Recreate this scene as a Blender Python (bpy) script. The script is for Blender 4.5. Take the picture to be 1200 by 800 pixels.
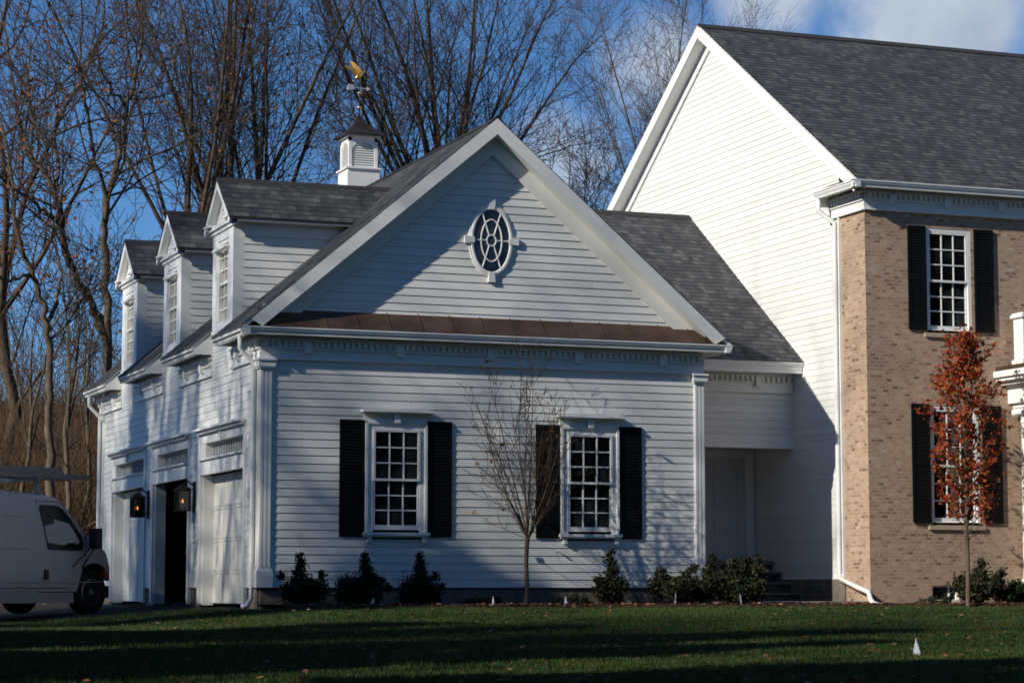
import bpy, bmesh, math, random
import numpy as np
from mathutils import Vector, Matrix
R = math.radians
random.seed(7)
rng = np.random.default_rng(7)
S = bpy.context.scene
COL = S.collection
for _o in list(bpy.data.objects):
    bpy.data.objects.remove(_o)

# ------------------------------------------------------------------ camera
CAM = Vector((-8.911, -33.626, -0.025))
PITCH, YAW = R(6.02), R(20.973)
cd = bpy.data.cameras.new('camera'); cam = bpy.data.objects.new('camera', cd); COL.objects.link(cam)
cam.location = CAM
cam.rotation_euler = (math.pi/2 + PITCH, 0, -YAW)
cd.sensor_width = 36.0; cd.lens = 82.5; cd.clip_start = 0.5; cd.clip_end = 3000
S.camera = cam

# ------------------------------------------------------------------ light
SUNDIR = Vector((1.0, 0.31, -0.58)).normalized()          # the way the light travels
SUN_EL = math.asin(-SUNDIR.z)
SUN_ROT = math.atan2(-SUNDIR.x, -SUNDIR.y)                # clockwise from +Y
sd = bpy.data.lights.new('sun', 'SUN'); sun = bpy.data.objects.new('sun', sd); COL.objects.link(sun)
sd.energy = 5.0; sd.angle = R(0.53); sd.color = (1.0, 0.94, 0.825)
sun.rotation_euler = SUNDIR.to_track_quat('-Z', 'Y').to_euler()
S.view_settings.view_transform = 'Standard'; S.view_settings.look = 'None'
S.view_settings.gamma = 1.0; S.view_settings.use_curve_mapping = False
S.view_settings.exposure = 0.0

W = bpy.data.worlds.new('World'); S.world = W; W.use_nodes = True
def build_world():
    nt = W.node_tree; N = nt.nodes; L = nt.links
    for n in list(N): N.remove(n)
    out = N.new('ShaderNodeOutputWorld'); bg = N.new('ShaderNodeBackground')
    sky = N.new('ShaderNodeTexSky'); sky.sky_type = 'NISHITA'; sky.sun_disc = False
    sky.sun_elevation = SUN_EL; sky.sun_rotation = SUN_ROT
    sky.altitude = 0; sky.air_density = 0.7; sky.dust_density = 0.1; sky.ozone_density = 6.0
    bg.inputs['Strength'].default_value = 0.11
    tint = N.new('ShaderNodeMix'); tint.data_type = 'RGBA'; tint.blend_type = 'MULTIPLY'
    tint.inputs[0].default_value = 1.0
    L.new(sky.outputs[0], tint.inputs[6]); tint.inputs[7].default_value = (0.71, 0.92, 1.0, 1)
    tc = N.new('ShaderNodeTexCoord')
    # fair-weather clouds: soft masks round fixed sky directions, broken up with noise
    def dirv(az, el): return (math.sin(R(az))*math.cos(R(el)), math.cos(R(az))*math.cos(R(el)), math.sin(R(el)))
    nz = N.new('ShaderNodeTexNoise'); nz.inputs['Scale'].default_value = 15.0; nz.inputs['Detail'].default_value = 8; nz.inputs['Roughness'].default_value = 0.58
    L.new(tc.outputs['Generated'], nz.inputs['Vector'])
    total = None
    for (az, el, rad, amp) in ((31.0, 13.9, 0.062, 1.35), (27.6, 14.4, 0.035, 1.25), (35.0, 15.4, 0.03, .7), (24.6, 12.6, 0.045, 0.8), (22.4, 10.2, 0.045, .75), (28.6, 11.6, .05, .5), (18, 17, .06, .5), (45, 14, .09, 1.1), (55, 20, .1, 1.), (5, 24, .1, .9), (-30, 20, .12, .9)):
        dn = N.new('ShaderNodeVectorMath'); dn.operation = 'DISTANCE'
        L.new(tc.outputs['Generated'], dn.inputs[0]); dn.inputs[1].default_value = dirv(az, el)
        mr = N.new('ShaderNodeMapRange'); mr.interpolation_type = 'SMOOTHSTEP'
        mr.inputs[1].default_value = rad*1.5; mr.inputs[2].default_value = 0.0; mr.inputs[3].default_value = 0; mr.inputs[4].default_value = amp
        L.new(dn.outputs['Value'], mr.inputs[0])
        if total is None: total = mr.outputs[0]
        else:
            a = N.new('ShaderNodeMath'); a.operation = 'MAXIMUM'; L.new(total, a.inputs[0]); L.new(mr.outputs[0], a.inputs[1]); total = a.outputs[0]
    m = N.new('ShaderNodeMath'); m.operation = 'MULTIPLY'; L.new(total, m.inputs[0]); L.new(nz.outputs['Fac'], m.inputs[1])
    cr = N.new('ShaderNodeMapRange'); cr.interpolation_type = 'SMOOTHSTEP'; cr.inputs[1].default_value = 0.24; cr.inputs[2].default_value = 0.56
    L.new(m.outputs[0], cr.inputs[0])
    nz2 = N.new('ShaderNodeTexNoise'); nz2.inputs['Scale'].default_value = 14; nz2.inputs['Detail'].default_value = 5
    L.new(tc.outputs['Generated'], nz2.inputs['Vector'])
    cc = N.new('ShaderNodeValToRGB'); cc.color_ramp.elements[0].color = (3.6, 4.3, 5.4, 1); cc.color_ramp.elements[1].color = (6.0, 6.6, 7.4, 1)
    cc.color_ramp.elements[0].position = .35; cc.color_ramp.elements[1].position = .68
    L.new(nz2.outputs['Fac'], cc.inputs[0])
    mx = N.new('ShaderNodeMix'); mx.data_type = 'RGBA'
    L.new(cr.outputs[0], mx.inputs[0]); L.new(tint.outputs[2], mx.inputs[6]); L.new(cc.outputs[0], mx.inputs[7])
    L.new(mx.outputs[2], bg.inputs['Color']); L.new(bg.outputs[0], out.inputs['Surface'])
build_world()
S.render.engine = 'CYCLES'
try:
    S.cycles.max_bounces = 6; S.cycles.diffuse_bounces = 4; S.cycles.use_denoising = True; S.cycles.filter_width = 1.7
except Exception: pass

# ------------------------------------------------------------------ mesh builder
class MB:
    def __init__(s): s.v = []; s.f = []; s.uv = []; s.mi = []; s.sm = False
    def add(s, pts, faces, uvs=None, mi=0):
        b = len(s.v); s.v.extend([tuple(p) for p in pts])
        for i, f in enumerate(faces):
            s.f.append(tuple(b+k for k in f)); s.uv.append(uvs[i] if uvs else None); s.mi.append(mi)
        return s
    def quad(s, a, b, c, d, uv=None, mi=0): return s.add([a, b, c, d], [(0, 1, 2, 3)], [uv] if uv else None, mi)
    def box(s, x0, x1, y0, y1, z0, z1, mi=0):
        p = [(x, y, z) for z in (z0, z1) for y in (y0, y1) for x in (x0, x1)]
        return s.add(p, [(0, 2, 3, 1), (4, 5, 7, 6), (0, 1, 5, 4), (2, 6, 7, 3), (0, 4, 6, 2), (1, 3, 7, 5)], None, mi)
    def obox(s, O, U, V, N, u0, u1, v0, v1, n0, n1, mi=0):
        O, U, V, N = map(Vector, (O, U, V, N))
        p = [O+U*u+V*v+N*n for n in (n0, n1) for v in (v0, v1) for u in (u0, u1)]
        fs = [(0, 2, 3, 1), (4, 5, 7, 6), (0, 1, 5, 4), (2, 6, 7, 3), (0, 4, 6, 2), (1, 3, 7, 5)]
        if U.cross(V).dot(N) < 0: fs = [f[::-1] for f in fs]
        return s.add(p, fs, None, mi)
    def prism(s, poly, ext, mi=0):
        ext = Vector(ext); n = len(poly); a = [Vector(p) for p in poly]; b = [p+ext for p in a]
        nrm = Vector((0, 0, 0))
        for i in range(n): nrm += a[i].cross(a[(i+1) % n])
        fs = [tuple(range(n-1, -1, -1)), tuple(range(n, 2*n))] + [(i, (i+1) % n, n+(i+1) % n, n+i) for i in range(n)]
        if nrm.dot(ext) < 0: fs = [f[::-1] for f in fs]
        return s.add(a+b, fs, None, mi)
    def tube(s, pts, rad, n=8, caps=True, mi=0):
        P = [Vector(p) for p in pts]
        if not hasattr(rad, '__len__'): rad = [rad]*len(P)
        rings = []; prev = None
        for i, p in enumerate(P):
            t = ((P[min(i+1, len(P)-1)]-p).normalized() + (p-P[max(i-1, 0)]).normalized())
            t = t.normalized() if t.length > 1e-6 else Vector((0, 0, 1))
            if prev is None: a = t.orthogonal().normalized()
            else: a = (prev - t*prev.dot(t)); a = a.normalized() if a.length > 1e-6 else t.orthogonal().normalized()
            prev = a; b = t.cross(a)
            rings.append([p+(a*math.cos(2*math.pi*k/n)+b*math.sin(2*math.pi*k/n))*rad[i] for k in range(n)])
        fs = []
        for i in range(len(P)-1):
            for k in range(n): fs.append((i*n+k, i*n+(k+1) % n, (i+1)*n+(k+1) % n, (i+1)*n+k))
        if caps: fs.append(tuple(range(n-1, -1, -1))); fs.append(tuple((len(P)-1)*n+k for k in range(n)))
        return s.add([q for r in rings for q in r], fs, None, mi)
    def lathe(s, O, prof, n=16, mi=0, axis=(0, 0, 1)):
        O = Vector(O); A = Vector(axis).normalized(); a = A.orthogonal().normalized(); b = A.cross(a)
        pts = [O+A*z+(a*math.cos(2*math.pi*k/n)+b*math.sin(2*math.pi*k/n))*r for r, z in prof for k in range(n)]
        fs = [(i*n+k, i*n+(k+1) % n, (i+1)*n+(k+1) % n, (i+1)*n+k) for i in range(len(prof)-1) for k in range(n)]
        fs += [tuple(range(n-1, -1, -1)), tuple((len(prof)-1)*n+k for k in range(n))]
        return s.add(pts, fs, None, mi)
    def build(s, name, mat, parent=None, smooth=False, bevel=0):
        me = bpy.data.meshes.new(name); me.from_pydata(s.v, [], s.f)
        for m in (mat if isinstance(mat, (list, tuple)) else [mat]): me.materials.append(m)
        if any(s.mi): me.polygons.foreach_set('material_index', s.mi)
        if any(u is not None for u in s.uv):
            ul = me.uv_layers.new(name='UVMap'); arr = []
            for f, u in zip(s.f, s.uv):
                for i in range(len(f)): arr.extend(u[i] if u else (0, 0))
            ul.data.foreach_set('uv', arr)
        if smooth: me.polygons.foreach_set('use_smooth', [True]*len(me.polygons))
        me.update()
        o = bpy.data.objects.new(name, me); COL.objects.link(o)
        if bevel:
            bm = bmesh.new(); bm.from_mesh(me); bmesh.ops.remove_doubles(bm, verts=bm.verts, dist=1e-5)
            es = [e for e in bm.edges if len(e.link_faces) == 2 and e.calc_face_angle(0) > .5]
            bmesh.ops.bevel(bm, geom=es, offset=bevel, segments=2, affect='EDGES', profile=.7)
            bm.to_mesh(me); bm.free()
        if parent: child(o, parent)
        return o
def wmat(o):
    return (wmat(o.parent) @ o.matrix_parent_inverse @ o.matrix_basis) if o.parent else o.matrix_basis.copy()
def child(o, parent):
    o.parent = parent
    o.matrix_parent_inverse = wmat(parent).inverted()
def tag(o, label=None, cat=None, group=None, kind=None):
    if label: o['label'] = label
    if cat: o['category'] = cat
    if group: o['group'] = group
    if kind: o['kind'] = kind
    return o
def thing(name, label, cat, loc, rz=0, group=None):
    o = bpy.data.objects.new(name, None); COL.objects.link(o); o.location = loc; o.rotation_euler.z = rz
    o.empty_display_size = .2
    return tag(o, label, cat, group)
def np_mesh(name, V, F, mat, parent=None, smooth=False, verts_per=4):
    me = bpy.data.meshes.new(name); V = np.asarray(V, np.float32); F = np.asarray(F, np.int32)
    me.vertices.add(len(V)); me.vertices.foreach_set('co', V.ravel())
    nf, k = F.shape
    me.loops.add(nf*k); me.loops.foreach_set('vertex_index', F.ravel())
    me.polygons.add(nf); me.polygons.foreach_set('loop_start', np.arange(nf, dtype=np.int32)*k)
    me.materials.append(mat)
    if smooth: me.polygons.foreach_set('use_smooth', np.ones(nf, bool))
    me.update(); me.validate()
    o = bpy.data.objects.new(name, me); COL.objects.link(o)
    if parent: child(o, parent)
    return o

# lapped courses (clapboards or shingles) on any plane, cut round openings
def courses(mb, O, U, V, N, v0, v1, lf, rf, exp=.122, t=.0105, holes=(), jitter=0, base=.002):
    O, U, V, N = map(Vector, (O, U, V, N)); flip = U.cross(V).dot(N) < 0
    def P(u, v, n): return O+U*u+V*v+N*n
    k = 0
    while v0+k*exp < v1-1e-6:
        a0 = v0+k*exp; b0 = min(a0+exp, v1); k += 1
        tt = t*(1+random.uniform(-jitter, jitter))
        br = sorted({a0, b0} | {h for H in holes for h in (H[2], H[3]) if a0 < h < b0})
        for a, b in zip(br[:-1], br[1:]):
            na = base+tt*(1-(a-a0)/exp); nb = base+tt*(1-(b-a0)/exp)
            segs = [(lf(a), lf(b), rf(a), rf(b))]
            for (h0, h1, z0, z1) in holes:
                if z0 <= a+1e-6 and z1 >= b-1e-6:
                    ns = []
                    for (la, lb, ra, rb) in segs:
                        if h1 <= min(la, lb) or h0 >= max(ra, rb): ns.append((la, lb, ra, rb)); continue
                        if h0 > min(la, lb): ns.append((la, lb, min(h0, ra), min(h0, rb)))
                        if h1 < max(ra, rb): ns.append((max(h1, la), max(h1, lb), ra, rb))
                    segs = ns
            for (la, lb, ra, rb) in segs:
                if ra-la < 1e-4 and rb-lb < 1e-4: continue
                if rb < lb: rb = lb = (rb+lb)/2
                if ra < la: continue
                q = [P(la, a, na), P(ra, a, na), P(rb, b, nb), P(lb, b, nb)]; va = (k-.98+.96*(a-a0)/exp)*exp; vb = (k-.98+.96*(b-a0)/exp)*exp; uv = [(la, va), (ra, va), (rb, vb), (lb, vb)]
                if flip: q = q[::-1]; uv = uv[::-1]
                mb.quad(*q, uv=uv)
                if a == a0:
                    q = [P(la, a, base*.5), P(ra, a, base*.5), P(ra, a, na), P(la, a, na)]
                    va = (k-.98)*exp; uv = [(la, va), (ra, va), (ra, va+.003), (la, va+.003)]
                    if flip: q = q[::-1]; uv = uv[::-1]
                    mb.quad(*q, uv=uv)
def flat_wall(mb, O, U, V, N, u0, u1, v0, v1, holes=(), depth=0.0):
    O, U, V, N = map(Vector, (O, U, V, N)); flip = U.cross(V).dot(N) < 0
    us = sorted({u0, u1} | {x for h in holes for x in h[:2] if u0 < x < u1}); vs = sorted({v0, v1} | {x for h in holes for x in h[2:4] if v0 < x < v1})
    P = lambda u, v, n=0: O+U*u+V*v+N*n
    def q(p, uv):
        if flip: p = p[::-1]; uv = uv[::-1]
        mb.quad(*p, uv=uv)
    for a, b in zip(us[:-1], us[1:]):
        for c, d in zip(vs[:-1], vs[1:]):
            m = ((a+b)/2, (c+d)/2)
            if any(h[0] < m[0] < h[1] and h[2] < m[1] < h[3] for h in holes): continue
            q([P(a, c), P(b, c), P(b, d), P(a, d)], [(a, c), (b, c), (b, d), (a, d)])
    if depth:
        for (a, b, c, d) in [h[:4] for h in holes]:
            q([P(a, c, -depth), P(a, c), P(a, d), P(a, d, -depth)][::-1], [(a-depth, c), (a, c), (a, d), (a-depth, d)][::-1])
            q([P(b, c), P(b, c, -depth), P(b, d, -depth), P(b, d)][::-1], [(b, c), (b+depth, c), (b+depth, d), (b, d)][::-1])
            q([P(a, d), P(b, d), P(b, d, -depth), P(a, d, -depth)][::-1], [(a, d), (b, d), (b, d+depth), (a, d+depth)][::-1])
            q([P(a, c, -depth), P(b, c, -depth), P(b, c), P(a, c)][::-1], [(a, c-depth), (b, c-depth), (b, c), (a, c)][::-1])

# ------------------------------------------------------------------ materials
def mat(name, rgb, rough=.6, spec=.5, metal=0, var=0, vscale=3, bump=0, bscale=40, emit=None, vstretch=None):
    m = bpy.data.materials.new(name); m.use_nodes = True; nt = m.node_tree; N = nt.nodes; L = nt.links
    p = N['Principled BSDF']; p.inputs['Base Color'].default_value = (*rgb, 1); p.inputs['Roughness'].default_value = rough
    p.inputs['Metallic'].default_value = metal; p.inputs['Specular IOR Level'].default_value = spec
    tc = N.new('ShaderNodeTexCoord'); vec = tc.outputs['Object']
    if vstretch:
        mp = N.new('ShaderNodeMapping'); mp.inputs['Scale'].default_value = vstretch; L.new(vec, mp.inputs[0]); vec = mp.outputs[0]
    if var:
        n = N.new('ShaderNodeTexNoise'); n.inputs['Scale'].default_value = vscale; n.inputs['Detail'].default_value = 6; L.new(vec, n.inputs['Vector'])
        r = N.new('ShaderNodeValToRGB'); r.color_ramp.elements[0].position = .3; r.color_ramp.elements[1].position = .7
        r.color_ramp.elements[0].color = (*[c*(1-var) for c in rgb], 1); r.color_ramp.elements[1].color = (*[min(1, c*(1+var*.6)) for c in rgb], 1)
        L.new(n.outputs['Fac'], r.inputs[0]); L.new(r.outputs[0], p.inputs['Base Color'])
    if bump:
        n = N.new('ShaderNodeTexNoise'); n.inputs['Scale'].default_value = bscale; n.inputs['Detail'].default_value = 4; L.new(vec, n.inputs['Vector'])
        b = N.new('ShaderNodeBump'); b.inputs['Strength'].default_value = bump; b.inputs['Distance'].default_value = .02
        L.new(n.outputs['Fac'], b.inputs['Height']); L.new(b.outputs[0], p.inputs['Normal'])
    if emit: p.inputs['Emission Color'].default_value = (*emit[0], 1); p.inputs['Emission Strength'].default_value = emit[1]
    return m
def ramp(N, stops):
    r = N.new('ShaderNodeValToRGB'); e = r.color_ramp.elements
    while len(e) < len(stops): e.new(.5)
    for k, (p, c) in enumerate(stops): e[k].position = p; e[k].color = (*c, 1)
    return r
def cell_mat(name, w, h, stops, gap, gapcol, rough=.85, bump=.4, grain=.18, offset_rand=False, patch=.0):
    m = bpy.data.materials.new(name); m.use_nodes = True; nt = m.node_tree; N = nt.nodes; L = nt.links
    p = N['Principled BSDF']; p.inputs['Roughness'].default_value = rough; p.inputs['Specular IOR Level'].default_value = .25
    def M(op, a, b=None, c=None):
        n = N.new('ShaderNodeMath'); n.operation = op
        for i, x in enumerate((a, b, c)):
            if x is None: continue
            if isinstance(x, (int, float)): n.inputs[i].default_value = x
            else: L.new(x, n.inputs[i])
        return n.outputs[0]
    uv = N.new('ShaderNodeUVMap'); sp = N.new('ShaderNodeSeparateXYZ'); L.new(uv.outputs[0], sp.inputs[0])
    v = M('DIVIDE', sp.outputs[1], h); row = M('FLOOR', v); fv = M('FRACT', v)
    if offset_rand:
        wn0 = N.new('ShaderNodeTexWhiteNoise'); wn0.noise_dimensions = '1D'; L.new(row, wn0.inputs['W']); off = wn0.outputs['Value']
    else: off = M('MULTIPLY', M('MODULO', M('ABSOLUTE', row), 2.0), .5)
    u = M('ADD', M('DIVIDE', sp.outputs[0], w), off); col = M('FLOOR', u); fu = M('FRACT', u)
    cv = N.new('ShaderNodeCombineXYZ'); L.new(col, cv.inputs[0]); L.new(row, cv.inputs[1])
    wn = N.new('ShaderNodeTexWhiteNoise'); wn.noise_dimensions = '2D'; L.new(cv.outputs[0], wn.inputs['Vector'])
    rp = ramp(N, stops); L.new(wn.outputs['Value'], rp.inputs[0])
    tc = N.new('ShaderNodeTexCoord'); nz = N.new('ShaderNodeTexNoise'); nz.inputs['Scale'].default_value = 30; nz.inputs['Detail'].default_value = 5
    L.new(tc.outputs['Object'], nz.inputs['Vector'])
    g = N.new('ShaderNodeMix'); g.data_type = 'RGBA'; g.blend_type = 'MULTIPLY'; g.inputs[0].default_value = 1
    gr = M('ADD', M('MULTIPLY', nz.outputs['Fac'], 2*grain), 1-grain)
    if patch:
        n3 = N.new('ShaderNodeTexNoise'); n3.inputs['Scale'].default_value = 1.3; n3.inputs['Detail'].default_value = 3; L.new(tc.outputs['Object'], n3.inputs['Vector'])
        gr = M('MULTIPLY', gr, M('ADD', M('MULTIPLY', n3.outputs['Fac'], 2*patch), 1-patch))
    cg = N.new('ShaderNodeCombineColor'); [L.new(gr, cg.inputs[i]) for i in range(3)]
    L.new(rp.outputs[0], g.inputs[6]); L.new(cg.outputs[0], g.inputs[7])
    gu, gv = gap[0]/w, gap[1]/h
    mk = M('MULTIPLY', M('GREATER_THAN', fu, gu), M('GREATER_THAN', fv, gv))
    mx = N.new('ShaderNodeMix'); mx.data_type = 'RGBA'; L.new(mk, mx.inputs[0]); mx.inputs[6].default_value = (*gapcol, 1); L.new(g.outputs[2], mx.inputs[7])
    L.new(mx.outputs[2], p.inputs['Base Color'])
    b = N.new('ShaderNodeBump'); b.inputs['Strength'].default_value = bump; b.inputs['Distance'].default_value = .012
    hh = M('ADD', mk, M('MULTIPLY', nz.outputs['Fac'], .5)); hh = M('ADD', hh, M('MULTIPLY', wn.outputs['Value'], .4))
    L.new(hh, b.inputs['Height']); L.new(b.outputs[0], p.inputs['Normal'])
    return m
def leaf_mat(name, stops, rough=.6, trans=.25, patch=None):
    m = bpy.data.materials.new(name); m.use_nodes = True; nt = m.node_tree; N = nt.nodes; L = nt.links
    p = N['Principled BSDF']; p.inputs['Roughness'].default_value = rough; p.inputs['Specular IOR Level'].default_value = .3
    g = N.new('ShaderNodeNewGeometry'); r = ramp(N, stops); L.new(g.outputs['Random Per Island'], r.inputs[0]); L.new(r.outputs[0], p.inputs['Base Color'])
    if patch:
        tc = N.new('ShaderNodeTexCoord'); n = N.new('ShaderNodeTexNoise'); n.inputs['Scale'].default_value = .9; n.inputs['Detail'].default_value = 5; L.new(tc.outputs['Object'], n.inputs['Vector'])
        pr_ = ramp(N, ((.35, (.75, .9, .8)), (.52, (1, 1, 1)), (.7, patch))); L.new(n.outputs['Fac'], pr_.inputs[0])
        mm = N.new('ShaderNodeMix'); mm.data_type = 'RGBA'; mm.blend_type = 'MULTIPLY'; mm.inputs[0].default_value = 1; L.new(r.outputs[0], mm.inputs[6]); L.new(pr_.outputs[0], mm.inputs[7]); L.new(mm.outputs[2], p.inputs['Base Color'])
    t = N.new('ShaderNodeBsdfTranslucent'); L.new(r.outputs[0], t.inputs[0]); mx = N.new('ShaderNodeMixShader'); mx.inputs[0].default_value = trans
    L.new(p.outputs[0], mx.inputs[1]); L.new(t.outputs[0], mx.inputs[2]); L.new(mx.outputs[0], N['Material Output'].inputs[0])
    return m
M_ = {}
for _n, _h in (('siding', .122), ('siding_fine', .110)):
    M_[_n] = cell_mat('white_clapboard', 3.66, _h, ((0, (.72, .72, .695)), (.5, (.765, .765, .74)), (1, (.79, .79, .765))), (.006, 0), (.52, .52, .50), .55, .06, .035, True, .035)
M_['trim'] = mat('white_trim', (.82, .82, .80), .45, .4, var=.04, vscale=4, bump=.04)
M_['gutter'] = mat('white_gutter', (.80, .81, .80), .3, .5, var=.06, vscale=6)
M_['soffit'] = mat('soffit', (.72, .72, .69), .6, .3, var=.05)
M_['shutter'] = mat('black_shutter', (.005, .0055, .006), .6, .15, var=.2, vscale=8)
M_['copper'] = mat('weathered_copper', (.13, .08, .06), .42, .5, metal=.55, var=.35, vscale=3.5, bump=.05, bscale=12)
M_['found'] = mat('foundation_parging', (.19, .165, .135), .9, .2, var=.3, vscale=5, bump=.4, bscale=30)
M_['stone'] = mat('field_stone', (.11, .10, .08), .9, .2, var=.5, vscale=7, bump=.6, bscale=14)
M_['flag'] = mat('flagstone', (.22, .21, .20), .85, .25, var=.35, vscale=3, bump=.3, bscale=12)
M_['dark_in'] = mat('dark_interior', (.012, .012, .012), .9, .1, var=.3)  # near-black colour stands in for the darkness inside the rooms
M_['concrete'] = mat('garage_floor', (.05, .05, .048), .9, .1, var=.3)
M_['door'] = mat('garage_door_paint', (.74, .73, .69), .5, .35, var=.06, vscale=2)
M_['entry'] = mat('entry_door_paint', (.62, .63, .65), .45, .4, var=.04)
M_['iron'] = mat('aged_bronze', (.035, .02, .013), .5, .5, metal=.5, var=.3, vscale=20)
M_['gold'] = mat('gilded_copper', (.75, .42, .12), .28, .5, metal=.9, var=.2, vscale=12)
M_['cupcop'] = mat('cupola_copper', (.05, .042, .036), .5, .5, metal=.5, var=.4, vscale=8)
M_['shingle'] = cell_mat('asphalt_shingle', .12, .14, ((0, (.042, .045, .051)), (.3, (.056, .059, .065)), (.7, (.070, .073, .079)), (1, (.104, .107, .110))), (.003, .003), (.04, .04, .042), .95, .2, .75, True, .25)
M_['brick'] = cell_mat('tan_brick', .115, .058, ((0, (.20, .115, .08)), (.10, (.33, .205, .145)), (.3, (.40, .265, .19)), (.6, (.44, .30, .215)), (.82, (.48, .34, .25)), (.92, (.39, .235, .165)), (1, (.52, .39, .30))), (.012, .012), (.44, .355, .265), .9, .6, .32, False, .16)
M_['bark'] = mat('grey_brown_bark', (.105, .08, .058), .95, .1, var=.5, vscale=4, bump=.6, bscale=18, vstretch=(3, 3, .8))
M_['bark_l'] = mat('light_bark', (.13, .10, .07), .95, .1, var=.5, vscale=4, bump=.5, bscale=18, vstretch=(3, 3, .8))
M_['twig'] = mat('twig_bark', (.075, .056, .046), .9, .1, var=.35, vscale=.6)
M_['twig_l'] = mat('pale_twig_bark', (.11, .082, .064), .9, .1, var=.35, vscale=.6)
M_['brush'] = mat('brush_twig', (.10, .062, .038), .95, .1, var=.5, vscale=.5)
M_['dead'] = leaf_mat('clinging_dead_leaf', ((0, (.16, .05, .018)), (.5, (.26, .085, .03)), (1, (.20, .10, .04))))
M_['yew'] = leaf_mat('yew_leaf', ((0, (.010, .018, .008)), (.6, (.018, .034, .013)), (1, (.036, .048, .02))), .7, .15)
M_['holly'] = leaf_mat('holly_leaf', ((0, (.014, .024, .010)), (.6, (.03, .042, .015)), (.88, (.045, .046, .016)), (1, (.10, .036, .015))), .65, .15)
M_['red'] = leaf_mat('red_leaf', ((0, (.18, .022, .012)), (.4, (.36, .045, .017)), (.7, (.46, .095, .02)), (.88, (.46, .16, .03)), (1, (.16, .12, .03))), .6, .4)
M_['grass'] = leaf_mat('grass_blade', ((0, (.026, .056, .011)), (.5, (.044, .088, .017)), (.85, (.062, .105, .023)), (1, (.12, .10, .045))), .6, .3, patch=(1.6, 1.15, .9))
M_['fallen'] = leaf_mat('fallen_leaf', ((0, (.12, .04, .018)), (.5, (.26, .09, .04)), (1, (.30, .17, .09))), .8, .1)
M_['evergreen'] = leaf_mat('evergreen_needles', ((0, (.015, .03, .012)), (1, (.04, .065, .025))), .6, .1)
M_['lawn'] = mat('lawn_soil', (.028, .045, .013), .95, .1, var=.5, vscale=2.5, bump=.5, bscale=25)
M_['ground'] = mat('leaf_litter', (.085, .055, .035), .95, .1, var=.5, vscale=1.2, bump=.6, bscale=12)
M_['drive'] = mat('gravel_drive', (.045, .04, .035), .95, .1, var=.4, vscale=9, bump=.6, bscale=30)
M_['mulch'] = mat('bark_mulch', (.055, .03, .02), .95, .1, var=.6, vscale=14, bump=.9, bscale=35)
M_['marker'] = mat('white_plastic', (.75, .75, .78), .4, .4, var=.05)
M_['wood'] = mat('raw_lumber', (.36, .25, .14), .8, .2, var=.25, vscale=5, vstretch=(1, 1, 6))
def glass_mat(name, a, b, rough=.03):
    m = mat(name, a, rough, .6); nt = m.node_tree; N = nt.nodes; L = nt.links; p = N['Principled BSDF']
    tc = N.new('ShaderNodeTexCoord'); n = N.new('ShaderNodeTexNoise'); n.inputs['Scale'].default_value = 1.6; L.new(tc.outputs['Object'], n.inputs['Vector'])
    r = ramp(N, ((.48, a), (.72, b))); L.new(n.outputs['Fac'], r.inputs[0]); L.new(r.outputs[0], p.inputs['Base Color'])
    bm_ = N.new('ShaderNodeBump'); bm_.inputs['Strength'].default_value = .02; n2 = N.new('ShaderNodeTexNoise'); n2.inputs['Scale'].default_value = 3; L.new(tc.outputs['Object'], n2.inputs['Vector'])
    L.new(n2.outputs['Fac'], bm_.inputs['Height']); L.new(bm_.outputs[0], p.inputs['Normal']); return m
def clear_mat(name):
    m = bpy.data.materials.new(name); m.use_nodes = True; nt = m.node_tree; N = nt.nodes; L = nt.links
    t = N.new('ShaderNodeBsdfTransparent'); t.inputs[0].default_value = (.55, .52, .48, 1); g = N.new('ShaderNodeBsdfGlossy'); g.inputs['Roughness'].default_value = .12; mx = N.new('ShaderNodeMixShader'); mx.inputs[0].default_value = .12
    L.new(t.outputs[0], mx.inputs[1]); L.new(g.outputs[0], mx.inputs[2]); L.new(mx.outputs[0], N['Material Output'].inputs[0]); return m
M_['lampglass'] = clear_mat('seeded_lamp_glass')
M_['glass'] = glass_mat('window_glass', (.004, .005, .006), (.04, .047, .05))  # paler noise patches painted into the panes as faint reflections and curtains
M_['glass_shade'] = glass_mat('shaded_window_glass', (.32, .30, .24), (.42, .40, .33), .1)

# ------------------------------------------------------------------ ground
def gz(x, y):
    z = -.31
    if y < -1.5: z += .036*max(y+1.5, -60)
    if y < -36: z = -.31+.036*(-34.5)+.02*(y+36) if y > -70 else -2.25
    if x < 0 and y > -1.5: z -= .075*min(-x, 3)
    elif x < 0: z -= .075*min(-x, 3)*max(0, 1+(y+1.5)/6)
    if y > 27: z += 7*min((y-27)/60, 1.6)**1.3
    return z
def sheet(name, xs, ys, m, dz, kind='structure', wob=0):
    V = [(x, y, gz(x, y)+dz+(random.uniform(-wob, wob) if wob else 0)) for y in ys for x in xs]; n = len(xs)
    F = [(j*n+i, j*n+i+1, (j+1)*n+i+1, (j+1)*n+i) for j in range(len(ys)-1) for i in range(n-1)]
    o = np_mesh(name, V, F, m, smooth=True); o['kind'] = kind; return o
def axis_pts(lo, hi, step, far): return [-far, -far/2, -far/5] + list(np.arange(lo, hi+.01, step)) + [far/5, far/2, far]
sheet('ground', [-900, -400, -150, -90] + list(np.arange(-60, 60.1, 1.5)) + [90, 150, 400, 900], [-900, -400, -150, -90]+list(np.arange(-60, 120.1, 1.5))+[160, 300, 500, 900], M_['ground'], -.03)
sheet('lawn', list(np.arange(-45, 45.1, .75)), list(np.arange(-50, -1.4, .75))+[-1.45], M_['lawn'], 0)
sheet('lawn', list(np.arange(-45, -.2, .75))+[-.3], list(np.arange(-1.45, 2.3, .5)), M_['lawn'], .002)
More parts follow.
